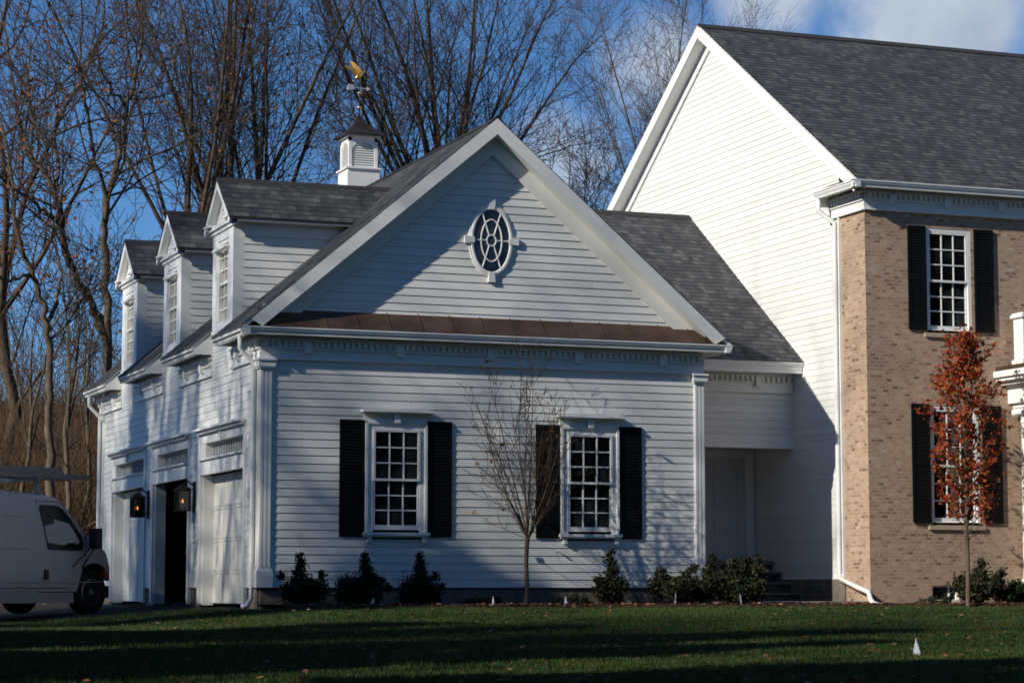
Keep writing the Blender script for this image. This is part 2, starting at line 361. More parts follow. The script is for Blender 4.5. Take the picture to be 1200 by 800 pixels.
sheet('driveway', list(np.arange(-26, .6, .5)), list(np.arange(-1.45, 18, .5)), M_['drive'], -.004)
def mulch():
    xs = list(np.arange(.0, 22, .2)); ys = [-1.62, -1.5, -1.3, -1.1, -.9, -.7, -.5, -.3, -.1, .1]
    V = []
    for j, y in enumerate(ys):
        for x in xs:
            e = 0 if j == 0 else .045+.03*random.random()
            V.append((x, y+(.05*math.sin(x*1.7)+.03*math.sin(x*4.1) if j < 2 else 0), gz(x, -1.5)+e-.02*(j == 0)))
    n = len(xs); F = [(j*n+i, j*n+i+1, (j+1)*n+i+1, (j+1)*n+i) for j in range(len(ys)-1) for i in range(n-1)]
    o = np_mesh('mulch_bed', V, F, M_['mulch'], smooth=True); o['kind'] = 'structure'
mulch()

# ------------------------------------------------------------------ shared architecture pieces
def gutter_run(mb, a, b, out, top=.0, drop=.115, wid=.12):
    """K-style gutter from a to b (points on the outer top edge), out = outward unit"""
    a, b, out = Vector(a), Vector(b), Vector(out); zz = Vector((0, 0, 1))
    prof = [(0, 0), (-.006, .012), (-.03, .012), (-.035, -.004), (-.012, -.02), (-.012, -.045), (-.03, -.075), (-.045, -drop), (-wid, -drop), (-wid, -.0)]
    prof = [(0, .0), (0, -.02), (-.014, -.03), (-.014, -.05), (-.035, -.085), (-.04, -drop), (-wid, -drop), (-wid, 0)]
    mb.prism([a+out*p+zz*q for p, q in prof], b-a)
def cornice(mb, gut, sof, O, U, N, u0, u1, zt, over, dent=True, block_every=1.45, fr_drop=.46, f0=None, f1=None):
    """boxed eave: frieze, dentils, crown, soffit and gutter along U on wall face O, outward N; zt = gutter top"""
    O, U, N = Vector(O), Vector(U), Vector(N); Z = Vector((0, 0, 1)); zb = zt-O.z
    B = lambda m, a, b, c, d, e, f: m.obox(O, U, Z, N, a, b, c, d, e, f)
    fb = zb-fr_drop; g0, g1 = u0, u1; u0 = u0 if f0 is None else f0; u1 = u1 if f1 is None else f1
    B(mb, u0, u1, fb, fb+.025, .0, .055); B(mb, u0, u1, fb+.025, fb+.16, 0, .032)
    B(mb, u0, u1, fb+.16, fb+.185, 0, .062)
    B(mb, u0, u1, fb+.185, fb+.345, 0, .030)
    B(mb, u0, u1, fb+.275, fb+.29, .030, .085)
    if dent:
        n = max(1, int((u1-u0-.08)/.095)); 
        for i in range(n):
            u = u0+.05+(u1-u0-.1)*(i+.5)/n; B(mb, u-.027, u+.027, fb+.19, fb+.274, .030, .072)
    if block_every:
        n = max(1, int(round((u1-u0)/block_every)))
        for i in range(n):
            u = u0+(u1-u0)*(i+.5)/n; B(mb, u-.05, u+.05, fb+.10, fb+.274, .030, .098)
    B(sof, g0+.122, g1-.122 if f1 is not None else g1, zb-.06, zb-.045, -.35 if f0 is not None else .03, over-.123)
    B(mb, g0+(.123 if f0 is not None else 0), g1-(.123 if f1 is not None else 0), zb-.10, zb-.003, over-.14, over-.122)
    a = O+U*g0+N*over+Z*zb; b = O+U*g1+N*over+Z*zb
    gutter_run(gut, a, b, N)
def window(parent, O, U, N, u0, u1, z0, z1, cols=3, rows=6, casing=.10, proud=.045, recess=.0, hood=False, sill=True, shade=None, corbels=False, brick=False, gm=None, meet=True, name='window'):
    """double-hung window; u0..z1 is the sash opening. Frame part with sash, glass, hood and sill as sub-parts"""
    O, U, N = Vector(O), Vector(U), Vector(N); Z = Vector((0, 0, 1)); B = lambda m, a, b, c, d, e, f: m.obox(O, U, Z, N, a, b, c, d, e, f)
    gp = -recess+(.012 if brick else .003)
    f = MB()
    if brick:
        c = .055; n0, n1 = -recess-.02, -.006
    else: c = casing; n0, n1 = -.01, proud
    B(f, u0-c, u0, z0-c*.4, z1+c, n0, n1); B(f, u1, u1+c, z0-c*.4, z1+c, n0, n1)
    B(f, u0, u1, z1, z1+c, n0, n1)
    if not brick:
        B(f, u0-c-.018, u0-c+.02, z0-c*.4, z1+c, n0, n1+.018); B(f, u1+c-.02, u1+c+.018, z0-c*.4, z1+c, n0, n1+.018)
        B(f, u0-c+.021, u1+c-.021, z1+c-.02, z1+c+.018, n0, n1+.018)
    w = f.build(name, M_['trim'], parent)
    s = MB(); zm = (z0+z1)/2; st = .035
    for (a, b, off) in ((zm-.02, z1, .030), (z0, zm+.02, .0)):
        B(s, u0, u0+st, a, b, gp+off, gp+off+.035); B(s, u1-st, u1, a, b, gp+off, gp+off+.035)
        B(s, u0+st, u1-st, b-st, b, gp+off, gp+off+.035); B(s, u0+st, u1-st, a, a+(st if a > z0 else st*2), gp+off, gp+off+.035)
        g0, g1 = a+(st if a > z0 else st*2), b-st
        for i in range(1, cols):
            u = u0+st+(u1-u0-2*st)*i/cols; B(s, u-.010, u+.010, g0, g1, gp+off+.004, gp+off+.026)
        r2 = rows//2
        for j in range(1, r2):
            v = g0+(g1-g0)*j/r2; B(s, u0+st, u1-st, v-.010, v+.010, gp+off+.005, gp+off+.0255)
    s.build('sash', M_['trim'], w)
    g = MB()
    for (a, b, off) in ((zm, z1, .040), (z0, zm, .010)):
        B(g, u0+.01, u1-.01, a, b, gp+off-.004, gp+off)
    g.build('glass', gm or M_['glass'], w)
    if hood:
        h = MB(); t = z1+c
        B(h, u0-c-.03, u1+c+.03, t+.019, t+.13, 0, n1-.02); B(h, u0-c-.05, u1+c+.05, t+.13, t+.155, 0, n1+.05); B(h, u0-c-.09, u1+c+.09, t+.155, t+.185, 0, n1+.12)
        um = (u0+u1)/2; h.prism([O+U*(um-.04)+Z*(t+.0)+N*(n1+.02), O+U*(um+.04)+Z*(t+.0)+N*(n1+.02), O+U*(um+.055)+Z*(t+.13)+N*(n1+.02), O+U*(um-.055)+Z*(t+.13)+N*(n1+.02)], N*.045)
        h.build('hood', M_['trim'], w)
    if sill:
        h = MB()
        if brick: B(h, u0-.03, u1+.03, z0-.05, z0, -recess-.02, -recess+.085)
        else: B(h, u0-c-.05, u1+c+.05, z0-c*.4-.045, z0-c*.4, 0, proud+.06); B(h, u0-c-.03, u1+c+.03, z0-c*.4-.07, z0-c*.4-.045, 0, proud+.03)
        if corbels:
            for u in (u0-c+.02, u1+c-.06): B(h, u, u+.06, z0-.19, z0-c*.4-.07, 0, .07)
        h.build('sill', M_['trim'], w)
    return w
def shutter(parent, O, U, N, u0, u1, z0, z1, n0=.012):
    O, U, N = Vector(O), Vector(U), Vector(N); Z = Vector((0, 0, 1)); m = MB(); st = .05
    B = lambda a, b, c, d, e, f: m.obox(O, U, Z, N, a, b, c, d, e, f)
    B(u0, u0+st, z0, z1, n0, n0+.022); B(u1-st, u1, z0, z1, n0, n0+.022)
    zm = z0+(z1-z0)*.5
    for a, b in ((z0, z0+.09), (zm-.04, zm+.04), (z1-.07, z1)): B(u0+st, u1-st, a, b, n0, n0+.022)
    B(u0+st, u1-st, z0+.09, z1-.07, n0, n0+.006)
    for a, b in ((z0+.09, zm-.04), (zm+.04, z1-.07)):
        k = int((b-a)/.045)
        for i in range(k):
            z = a+(b-a)*i/k
            P = lambda u, zz, n: O+U*u+Z*zz+N*n
            m.prism([P(u0+st, z, n0+.016), P(u0+st, z+.008, n0+.018), P(u0+st, z+.046, n0+.008), P(u0+st, z+.038, n0+.0065)], U*(u1-u0-2*st))
    return m.build('shutter', M_['shutter'], parent)
X, Y, Z3 = Vector((1, 0, 0)), Vector((0, 1, 0)), Vector((0, 0, 1))

# ------------------------------------------------------------------ garage wing
GW, GD = 7.2, 11.84; EX, EZ, PS = -.36, 3.82, .845; RX, RZ = 3.64, 3.82+.845*4.0
DY = (2.30, 5.86, 9.42); DH = .66
garage = thing('garage_wing', 'white clapboard three-bay garage wing with oval gable window and three dormers', 'garage', (3.6, 5.9, -.31))
cos_ = 1/math.hypot(1, PS)
def garage_wing():
    P = garage
    doors = [(.88, 3.62), (4.51, 7.18), (7.96, 10.78)]
    m = MB()
    courses(m, (0, 0, 0), X, Z3, -Y, 0, 3.40, lambda v: .16, lambda v: 7.06, holes=[(1.62, 2.58, .72, 2.6), (4.78, 5.74, .72, 2.6)])
    # gable triangle above the copper skirt roof
    gl = lambda z: max(.1, RX-(RZ-.12-z)/PS+.06); gr = lambda z: 2*RX-gl(z)
    courses(m, (0, 0, 0), X, Z3, -Y, 4.05, 6.98, gl, gr)
    m.quad((.02, .03, 3.35), (7.18, .03, 3.35), (7.18, .03, 4.2), (.02, .03, 4.2), uv=[(0, 0)]*4)
    m.build('wall', M_['siding'], P)
    m = MB()
    hz = [(a-.0, b+.0, -.4, 2.52) for a, b in doors]
    courses(m, (0, 0, 0), Y, Z3, -X, 0, 3.9, lambda v: .16, lambda v: GD-.16, holes=hz)
    # plain back and right-hand walls
    courses(m, (GW, 0, 0), Y, Z3, X, -.05, 3.8, lambda v: .1, lambda v: GD)
    courses(m, (0, GD, 0), X, Z3, Y, -.05, 6.9, lambda v: max(0, RX-(RZ-.1-v)/PS), lambda v: min(GW, RX+(RZ-.1-v)/PS))
    m.build('wall', M_['siding'], P)
    # foundation
    for q in ((.03, GW-.03, .02, .2, -.6, -.012), (.03, .2, .2, .82, -.6, -.012), (.03, .2, 10.85, GD, -.6, -.012), (GW-.2, GW-.03, .2, GD, -.6, -.06), (.03, .2, 3.68, 4.45, -.6, -.012), (.03, .2, 7.24, 7.9, -.6, -.012)):
        m = MB(); m.box(*q); m.build('foundation', M_['found'], P)
    m = MB(); m.box(.0, GW, -.012, .02, -.012, .0); m.build('siding_shadow_line', M_['iron'], P)  # dark strip painting the shadow line under the siding edge
    # interior seen through the open bay
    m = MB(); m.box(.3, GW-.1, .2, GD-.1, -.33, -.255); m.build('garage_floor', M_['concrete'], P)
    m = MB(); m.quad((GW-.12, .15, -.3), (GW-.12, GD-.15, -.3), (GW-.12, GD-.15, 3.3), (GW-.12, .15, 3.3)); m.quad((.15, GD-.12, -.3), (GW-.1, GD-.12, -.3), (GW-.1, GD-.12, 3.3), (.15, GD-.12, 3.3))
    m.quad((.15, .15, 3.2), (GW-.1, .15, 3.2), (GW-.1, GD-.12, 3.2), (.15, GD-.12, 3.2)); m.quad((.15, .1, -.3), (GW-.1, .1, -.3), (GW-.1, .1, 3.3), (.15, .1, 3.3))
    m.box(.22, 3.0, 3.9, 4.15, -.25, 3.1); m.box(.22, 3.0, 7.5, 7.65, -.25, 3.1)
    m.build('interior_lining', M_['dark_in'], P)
    # bays
    for i, (a, b) in enumerate(doors):
        f = MB(); O = (0, 0, 0); B = lambda *q: f.obox(O, Y, Z3, -X, *q)
        rec = -.20
        # hood shelf, transom surround, apron, casings and jambs
        B(a-.12, b+.12, 2.50, 2.535, 0, .16); B(a-.09, b+.09, 2.455, 2.50, 0, .10)
        B(a-.0, b+.0, 2.30, 2.455, -.05, .03)
        B(a, b, 1.80, 2.03, -.05, .032); B(a, b, 2.03, 2.06, -.05, .075)
        B(a-.13, a, -.26, 2.455, -.02, .034); B(b, b+.13, -.26, 2.455, -.02, .034)
        B(a, a+.03, -.28, 1.80, rec, -.02); B(b-.03, b, -.28, 1.80, rec, -.02)
        B(a, a+.07, 2.06, 2.30, -.12, .02); B(b-.30, b, 2.06, 2.30, -.12, .02)
        B((a+b)/2-.05, (a+b)/2+.05, 2.32, 2.455, .03, .06)
        d = f.build('door_surround', M_['trim'], P)
        t = MB(); t.obox(O, Y, Z3, -X, a+.07, b-.30, 2.06, 2.30, -.11, -.10); t.build('transom_glass', M_['glass'], d)
        t = MB()
        for k in range(15): u = a+.07+(b-a-.37)*(k+.5)/15; t.obox(O, Y, Z3, -X, u-.008, u+.008, 2.075, 2.285, -.10, -.075)
        for z in (2.06, 2.285): t.obox(O, Y, Z3, -X, a+.07, b-.30, z, z+.015, -.10, -.07)
        t.build('transom_bars', M_['trim'], d)
        if i != 1:
            g = MB(); g.obox(O, Y, Z3, -X, a+.03, b-.03, -.25, 1.80, rec-.05, rec)
            for r in range(4):
                z = -.25+r*.512
                g.obox(O, Y, Z3, -X, a+.03, b-.03, z+.008, z+.045, rec, rec+.012); g.obox(O, Y, Z3, -X, a+.03, b-.03, z+.47, z+.50, rec, rec+.012)
                for c in range(4):
                    u = a+.03+(b-a-.06)*c/4; g.obox(O, Y, Z3, -X, u, u+.09, z+.045, z+.47, rec, rec+.0115)
            g.build('garage_door', M_['door'], P)
    # corner pilasters: fluted front and side, plinth and capital
    def pil(O, U, N, u0, u1, nm='corner_pilaster', base=.0):
        f = MB(); B = lambda *q: f.obox(O, U, Z3, N, *q)
        w = u1-u0
        B(u0, u1, .26, 3.25, 0, .026)
        for k in range(3):
            c = u0+w*(k+.5)/3; B(c-w*.10, c+w*.10, .30, 3.2, .026, .040)
        B(u0-.03, u1+.03, 0, .24, 0, .055); B(u0-.018, u1+.018, .24, .27, 0, .045)
        B(u0-.02, u1+.02, 3.22, 3.25, 0, .065); B(u0-.035, u1+.035, 3.25, 3.34, 0, .08); B(u0-.05, u1+.05, 3.34, 3.37, 0, .10)
        return f.build(nm, M_['trim'], P)
    pil((0, 0, 0), X, -Y, -.02, .17); pil((0, 0, 0), X, -Y, 7.06, 7.24)
    pil((0, 0, 0), Y, -X, .0, .16); pil((0, 0, 0), Y, -X, GD-.16, GD)
    # front cornice, side cornices between the dormers
    c, g, s = MB(), MB(), MB()
    cornice(c, g, s, (0, 0, 0), X, -Y, -.36, GW+.42, 3.82, .30, f0=-.03, f1=GW+.03)
    c.build('cornice', M_['trim'], P); g.build('gutter', M_['gutter'], P); s.build('soffit', M_['soffit'], P)
    segs = [(-.30, DY[0]-DH), (DY[0]+DH, DY[1]-DH), (DY[1]+DH, DY[2]-DH), (DY[2]+DH, GD+.3)]
    for a, b in segs:
        c, g, s = MB(), MB(), MB()
        cornice(c, g, s, (0, 0, 0), Y, -X, a+.003, b, 3.815, .36, block_every=1.1, f0=(-.028 if a < 0 else None))
        # boxed ends of each length of eave
        for e in ((a, b) if a > 0 else (b,)):
            c.prism([(EX+.06, e, EZ-.12), (EX+.06, e, EZ-.01), (-.003, e, EZ+PS*.35-.02), (-.003, e, EZ-.12)], (0, .014 if e == a else -.014, 0))
        o = c.build('cornice', M_['trim'], P); g.build('gutter', M_['gutter'], o); s.build('soffit', M_['soffit'], o)
    # right-hand return of the front cornice
    c, g, s = MB(), MB(), MB(); cornice(c, g, s, (GW, 0, 0), Y, X, -.297, 2.0, 3.815, .42, block_every=0, f0=-.028)
    o = c.build('cornice', M_['trim'], P); g.build('gutter', M_['gutter'], o); s.build('soffit', M_['soffit'], o)
    # copper skirt roof over the front cornice
    m = MB()
    def cu(x, k): return (x, -.285+k*.30, 3.80+k*.33)
    n = 15; xs = [-.06+(7.44+.06)*i/n for i in range(n+1)]
    for i in range(n):
        m.prism([cu(xs[i], 0), cu(xs[i+1], 0), cu(xs[i+1], 1.0), cu(xs[i], 1.0)], (0, -.004, .004))
        a = cu(xs[i+1], 0); b = cu(xs[i+1], 1.0)
        m.prism([(a[0]-.006, a[1], a[2]), (a[0]+.006, a[1], a[2]), (b[0]+.006, b[1], b[2]), (b[0]-.006, b[1], b[2])], (0, -.013, .012))
    m.build('copper_skirt_roof', M_['copper'], P)
    # main roof with dormer gaps at the eave
    m = MB(); Sl = Vector((cos_, 0, PS*cos_)); Nl = Vector((-PS*cos_, 0, cos_)); L = 4.0/cos_
    holes = [(y-DH+.02, y+DH-.02, 0, .52) for y in DY]
    y0, y1 = -.26, GD+.3
    courses(m, (EX, 0, EZ), Y, Sl, Nl, 0, L, lambda v: y0, lambda v: y1, exp=.14, t=.006, holes=[(a, b, c, .56) for a, b, c, d in holes], jitter=.12, base=.004)
    Sr = Vector((-cos_, 0, PS*cos_)); Nr = Vector((PS*cos_, 0, cos_))
    courses(m, (2*RX-EX, 0, EZ), Y, Sr, Nr, 0, L, lambda v: y0, lambda v: y1, exp=.14, t=.006, jitter=.12, base=.004)
    for k in range(48):   # ridge caps
        ya = y0+k*.255
        for sgn in (-1, 1):
            p = [(RX, ya, RZ+.03), (RX, ya+.265, RZ+.018), (RX+sgn*.15, ya+.265, RZ+.018-.15*PS), (RX+sgn*.15, ya, RZ+.03-.15*PS)]
            m.quad(*(p if sgn < 0 else p[::-1]), uv=[(ya*2, .02), (ya*2+.15, .02), (ya*2+.15, .12), (ya*2, .12)])
    for k in range(2):
        xx = (EX, 2*RX-EX)[k]; e = Vector((xx, 0, EZ))
    m.build('roof', M_['shingle'], P)
    # roof deck under the shingles (edges and underside)
    d = MB(); ev = Vector((0, y1-y0-.03, 0)); t = .05
    d.prism([(.02, y0+.015, EZ+PS*.38-.003), (RX, y0+.015, RZ-.003), (RX, y0+.015, RZ-t*1.3), (.02, y0+.015, EZ+PS*.38-t*1.3)], ev)
    d.prism([(2*RX-EX, y0+.015, EZ-.003), (RX, y0+.015, RZ-.003), (RX, y0+.015, RZ-t*1.3), (2*RX-EX, y0+.015, EZ-t*1.3)], ev)
    for (a, b) in segs:
        d.prism([(EX, max(a, y0+.015), EZ-.003), (.02, max(a, y0+.015), EZ+PS*.38-.003), (.02, max(a, y0+.015), EZ+PS*.38-.065), (EX, max(a, y0+.015), EZ-.065)], (0, min(b, y1)-max(a, y0+.015), 0))
    d.build('roof_deck', M_['soffit'], P)
    # raking boards
    for sg in (-1, 1):
        r = MB()
        def q(dx, dz): return (RX+sg*dx, y0-.012, RZ+dz-PS*dx)
        e = 3.86
        r.prism([q(0, -.015), q(e, -.015), q(e-.20, -.20), q(0, -.255)] if False else [q(0, -.012), q(e, -.012), q(e-.17, -.255+.17*0-.0), q(0, -.255)], (0, .035, 0))
        # soffit of the rake and frieze board on the gable
        r.prism([(RX, y0+.02, RZ-.235), (RX+sg*3.55, y0+.02, RZ-.235-PS*3.55), (RX+sg*3.55, y0+.02, RZ-.25-PS*3.55), (RX, y0+.02, RZ-.25)], (0, -y0-.02, 0))
        r.prism([(RX, -.05, RZ-.252), (RX+sg*3.45, -.05, RZ-.252-PS*3.45), (RX+sg*3.25, -.05, RZ-.55-PS*3.25), (RX, -.05, RZ-.55)], (0, .05, 0))
        r.build('rake_board', M_['trim'], P)
    # oval window
    ox, oz = 3.63, 5.32
    def ell(rx, rz, y, n=48): return [Vector((ox+rx*math.cos(2*math.pi*k/n), y, oz+rz*math.sin(2*math.pi*k/n))) for k in range(n)]
    def ring(m, rings):
        n = len(rings[0]); pts = [p for r in rings for p in r]
        m.add(pts, [(i*n+k, i*n+(k+1) % n, (i+1)*n+(k+1) % n, (i+1)*n+k) for i in range(len(rings)-1) for k in range(n)])
    f = MB(); ring(f, [ell(.378, .575, 0), ell(.378, .575, -.018), ell(.365, .56, -.028), ell(.345, .54, -.028), ell(.338, .53, -.042), ell(.31, .50, -.042), ell(.30, .488, -.036), ell(.292, .478, -.01)])
    for ang in (0, 90, 180, 270):
        c_, s_ = math.cos(R(ang)), math.sin(R(ang)); rr = .60 if s_ else .36
        p = Vector((ox+c_*.36, 0, oz+s_*.56)); t = Vector((-s_, 0, c_)) if False else Vector((s_, 0, c_)); rd = Vector((c_, 0, s_))
        f.prism([p-rd*.075-t*.045+Vector((0, -.01, 0)), p-rd*.075+t*.045+Vector((0, -.01, 0)), p+rd*.085+t*.058+Vector((0, -.01, 0)), p+rd*.085-t*.058+Vector((0, -.01, 0))], (0, -.042, 0))
    w = f.build('oval_window', M_['trim'], P)
    g = MB(); e = ell(.298, .485, -.022); g.add(e, [tuple(range(len(e)))]); g.build('glass', M_['glass'], w)
    t = MB()
    for rx, rz in ((.17, .325), (.075, .085)): t.tube(ell(rx, rz, -.027)+ell(rx, rz, -.027)[:1], .0125, 6, False)
    for ang in (0, 60, 120, 180, 240, 300):
        c_, s_ = math.cos(R(ang)), math.sin(R(ang)); t.tube([(ox+.075*c_, -.027, oz+.085*s_), (ox+.292*c_, -.027, oz+.478*s_)], .0115, 6)
    t.build('muntins', M_['trim'], w)
    # front windows with shutters
    for (a, b, s1, s2, o1, o2) in ((1.73, 2.47, 1.215, 2.625, 1.60, 2.965), (4.86, 5.62, 4.365, 5.665, 4.755, 6.065)):
        a, b = (a, b) if a < 2 else (4.89, 5.63)
        window(P, (0, 0, 0), X, -Y, a, b, .86, 2.36, hood=True, corbels=True)
        shutter(P, (0, 0, 0), X, -Y, s1, o1-.0, .755, 2.50); shutter(P, (0, 0, 0), X, -Y, b+.135 if b < 3 else b+.13, (b+.135 if b < 3 else b+.13)+.385, .755, 2.50)
    # dormers
    for dy in DY:
        d = MB(); ez = 5.66; hw = DH
        xr = lambda z: (z-EZ)/PS+EX
        hole = [(-.33, .33, 4.30, 5.42)]
        courses(d, (0, dy, 0), Y, Z3, -X, 3.36, 4.06, lambda v: -hw, lambda v: hw)
        courses(d, (0, dy, 0), Y, Z3, -X, 5.72, 6.42, lambda v: -.80*(6.40-v)/.72, lambda v: .80*(6.40-v)/.72)
        for sg in (-1, 1):
            courses(d, (.13, dy+sg*hw, 0), X, Z3, Y*sg, 4.1, ez+.05, lambda v: 0, lambda v: max(0, xr(v)-.13+.05))
        o = d.build('dormer', M_['siding'], P)
        t = MB(); B = lambda *q: t.obox((0, dy, 0), Y, Z3, -X, *q)
        B(-hw, -.36, 4.046, ez, -.13, .03); B(.36, hw, 4.046, ez, -.13, .03); B(-.36, .36, 5.46, ez, -.13, .03); B(-.36, .36, 4.04, 4.10, -.13, .03)
        B(-hw-.02, hw+.02, 4.00, 4.045, 0, .05)
        B(-.43, .43, 5.30, 5.34, .03, .10)
        B(-hw-.06, hw+.06, ez, ez+.06, 0, .10); B(-hw-.12, -hw+.2, ez+.06, ez+.10, 0, .16); B(hw-.2, hw+.12, ez+.06, ez+.10, 0, .16); B(-hw-.03, hw+.03, ez-.06, ez, 0, .06)
        # raking boards, eave boards along the cheeks
        for sg in (-1, 1):
            t.prism([(-.14, dy, 6.43), (-.14, dy+sg*.86, 6.43-.86*PS), (-.14, dy+sg*.80, 6.43-.86*PS-.10), (-.14, dy, 6.27)], (.04, 0, 0))
            t.prism([(-.10, dy, 6.29), (-.10, dy+sg*.8, 6.29-.8*PS), (-.10, dy+sg*.8, 6.27-.8*PS), (-.10, dy, 6.27)], (.1, 0, 0))
            zc = 6.43-.86*PS
            t.prism([(-.02, dy+sg*.86, zc-.02), (-.02, dy+sg*.86, zc-.05), (-.02, dy+sg*.84, zc-.05), (-.02, dy+sg*.84, zc-.02)], (xr(zc)+.1, 0, 0))
            t.prism([(0, dy+sg*.839, zc-.05), (0, dy+sg*(hw-.0), zc-.05), (0, dy+sg*(hw-.0), zc-.035), (0, dy+sg*.839, zc-.035)], (xr(zc)-.02, 0, 0))
            t.obox((0, dy+sg*hw, 0), X, Z3, Y*sg, 0.135, xr(zc)-.05, zc-.26, zc-.10, 0, .028)
        t.build('trim', M_['trim'], o)
        r = MB()
        for sg in (-1, 1):
            Sv = Vector((0, -sg*cos_, PS*cos_)); Nv = Vector((0, sg*PS*cos_, cos_)); zz = 6.44-.87*PS
            courses(r, (0, dy+sg*.87, zz), X, Sv, Nv, 0, .87/cos_, lambda v: -.15, lambda v, zz=zz: xr(zz+v*PS*cos_)+.04, exp=.14, t=.006, jitter=.12, base=.004)
            p = [(-.15, dy+sg*.87, zz), (xr(zz)+.04, dy+sg*.87, zz), (xr(6.44)+.04, dy, 6.44), (-.15, dy, 6.44)]
            r.prism(p, (0, 0, -.03))
        r.prism([(-.152, dy-.1, 6.45-.075), (-.152, dy, 6.462), (-.152, dy+.1, 6.45-.075), (-.152, dy, 6.43)], (2.9, 0, 0))
        r.build('roof', M_['shingle'], o)
        # tall sash window
        wv = MB(); B = lambda *q: wv.obox((0, dy, 0), Y, Z3, -X, *q)
        for a, b in ((-.36, -.31), (.31, .36)): B(a, b, 4.10, 5.46, -.06, .012)
        B(-.31, .31, 5.40, 5.46, -.06, .012); B(-.31, .31, 4.10, 4.17, -.06, .012); B(-.31, .31, 4.76, 4.80, -.05, .0)
        for k in (1, 2): u = -.31+.62*k/3; B(u-.011, u+.011, 4.17, 5.40, -.05, -.02)
        for z in (4.37, 4.57, 5.0, 5.2): B(-.31, .31, z-.011, z+.011, -.049, -.021)
        wv.build('window', M_['trim'], o)
        gg = MB(); gg.obox((0, dy, 0), Y, Z3, -X, -.32, .32, 4.15, 5.42, -.06, -.056); gg.build('glass', M_['glass_shade'], o)
    # cupola on the ridge
    cy = 6.95; cz = RZ-.42; m = MB(); hb = .37
    m.box(RX-.40, RX+.40, cy-.40, cy+.40, cz, RZ+.47); m.box(RX-.44, RX+.44, cy-.44, cy+.44, RZ+.47, RZ+.51)
    bz, tz = RZ+.51, RZ+1.22
    for sx in (-1, 1):
        for sy in (-1, 1): m.box(RX+sx*.36-.075*(sx > 0)-.0, RX+sx*.36+.075*(sx < 0), cy+sy*.36-.075*(sy > 0), cy+sy*.36+.075*(sy < 0), bz, tz)
    m.box(RX-.30, RX+.30, cy-.30, cy+.30, bz, tz); m.box(RX-.36, RX+.36, cy-.36, cy+.36, tz-.09, tz+.0)
    m.box(RX-.42, RX+.42, cy-.42, cy+.42, tz+.001, tz+.05)
    # spandrels of the arched openings
    for axis in (0, 1):
        for sg in (-1, 1):
            for half in (-1, 1):
                n = 8; arc = [(half*.285*math.cos(R(90*k/n)), tz-.09-.285+.285*math.sin(R(90*k/n))) for k in range(n+1)]
                pl = [(half*.285, tz-.09)]+arc
                if axis == 0: m.prism([(RX+u, cy+sg*.355, z) for u, z in pl], (0, -sg*.05, 0))
                else: m.prism([(RX+sg*.355, cy+u, z) for u, z in pl], (-sg*.05, 0, 0))
    def shrink(q):
        q.v = [(RX+(a-RX)*.76, cy+(b-cy)*.76, RZ-.02+(c2-RZ+.02)*.78) for a, b, c2 in q.v]; return q
    c = shrink(m).build('cupola', M_['trim'], P)
    l = MB()
    for k in range(11):
        z = bz+.02+k*.056
        for sg in (-1, 1):
            l.prism([(RX-.285, cy+sg*.345, z), (RX-.285, cy+sg*.345, z+.012), (RX-.285, cy+sg*.302, z+.05), (RX-.285, cy+sg*.302, z+.038)], (.57, 0, 0))
            l.prism([(RX+sg*.345, cy-.285, z), (RX+sg*.345, cy-.285, z+.012), (RX+sg*.302, cy-.285, z+.05), (RX+sg*.302, cy-.285, z+.038)], (0, .57, 0))
    shrink(l).build('louver', M_['trim'], c)
    r = MB(); prof = [(.52, 0), (.51, .03), (.37, .11), (.23, .23), (.12, .36), (.05, .50), (.0, .56)]
    ring_ = [[Vector((RX+sx*h, cy+sy*h, tz+.05+z)) for sx, sy in ((-1, -1), (1, -1), (1, 1), (-1, 1))] for h, z in prof]
    r.add([p for q in ring_ for p in q], [(i*4+k, i*4+(k+1) % 4, (i+1)*4+(k+1) % 4, (i+1)*4+k) for i in range(len(prof)-1) for k in range(4)]+[(3, 2, 1, 0)])
    shrink(r).build('roof', M_['cupcop'], c)
    # downspouts: far corner and near corner
    for (yy, xo) in ((GD-.02, 0), (.10, 0)):
        t = MB(); pth = [(-.30, yy+.0, 3.72), (-.30, yy, 3.52), (-.085, yy, 3.30), (-.085, yy, 2.9), (-.085, yy, .2), (-.085, yy, -.16), (-.16, yy-.02, -.27), (-.24, yy-.02, -.28)]
        t.tube(pth, .036, 8); t.build('downspout', M_['gutter'], P, True)
garage_wing()

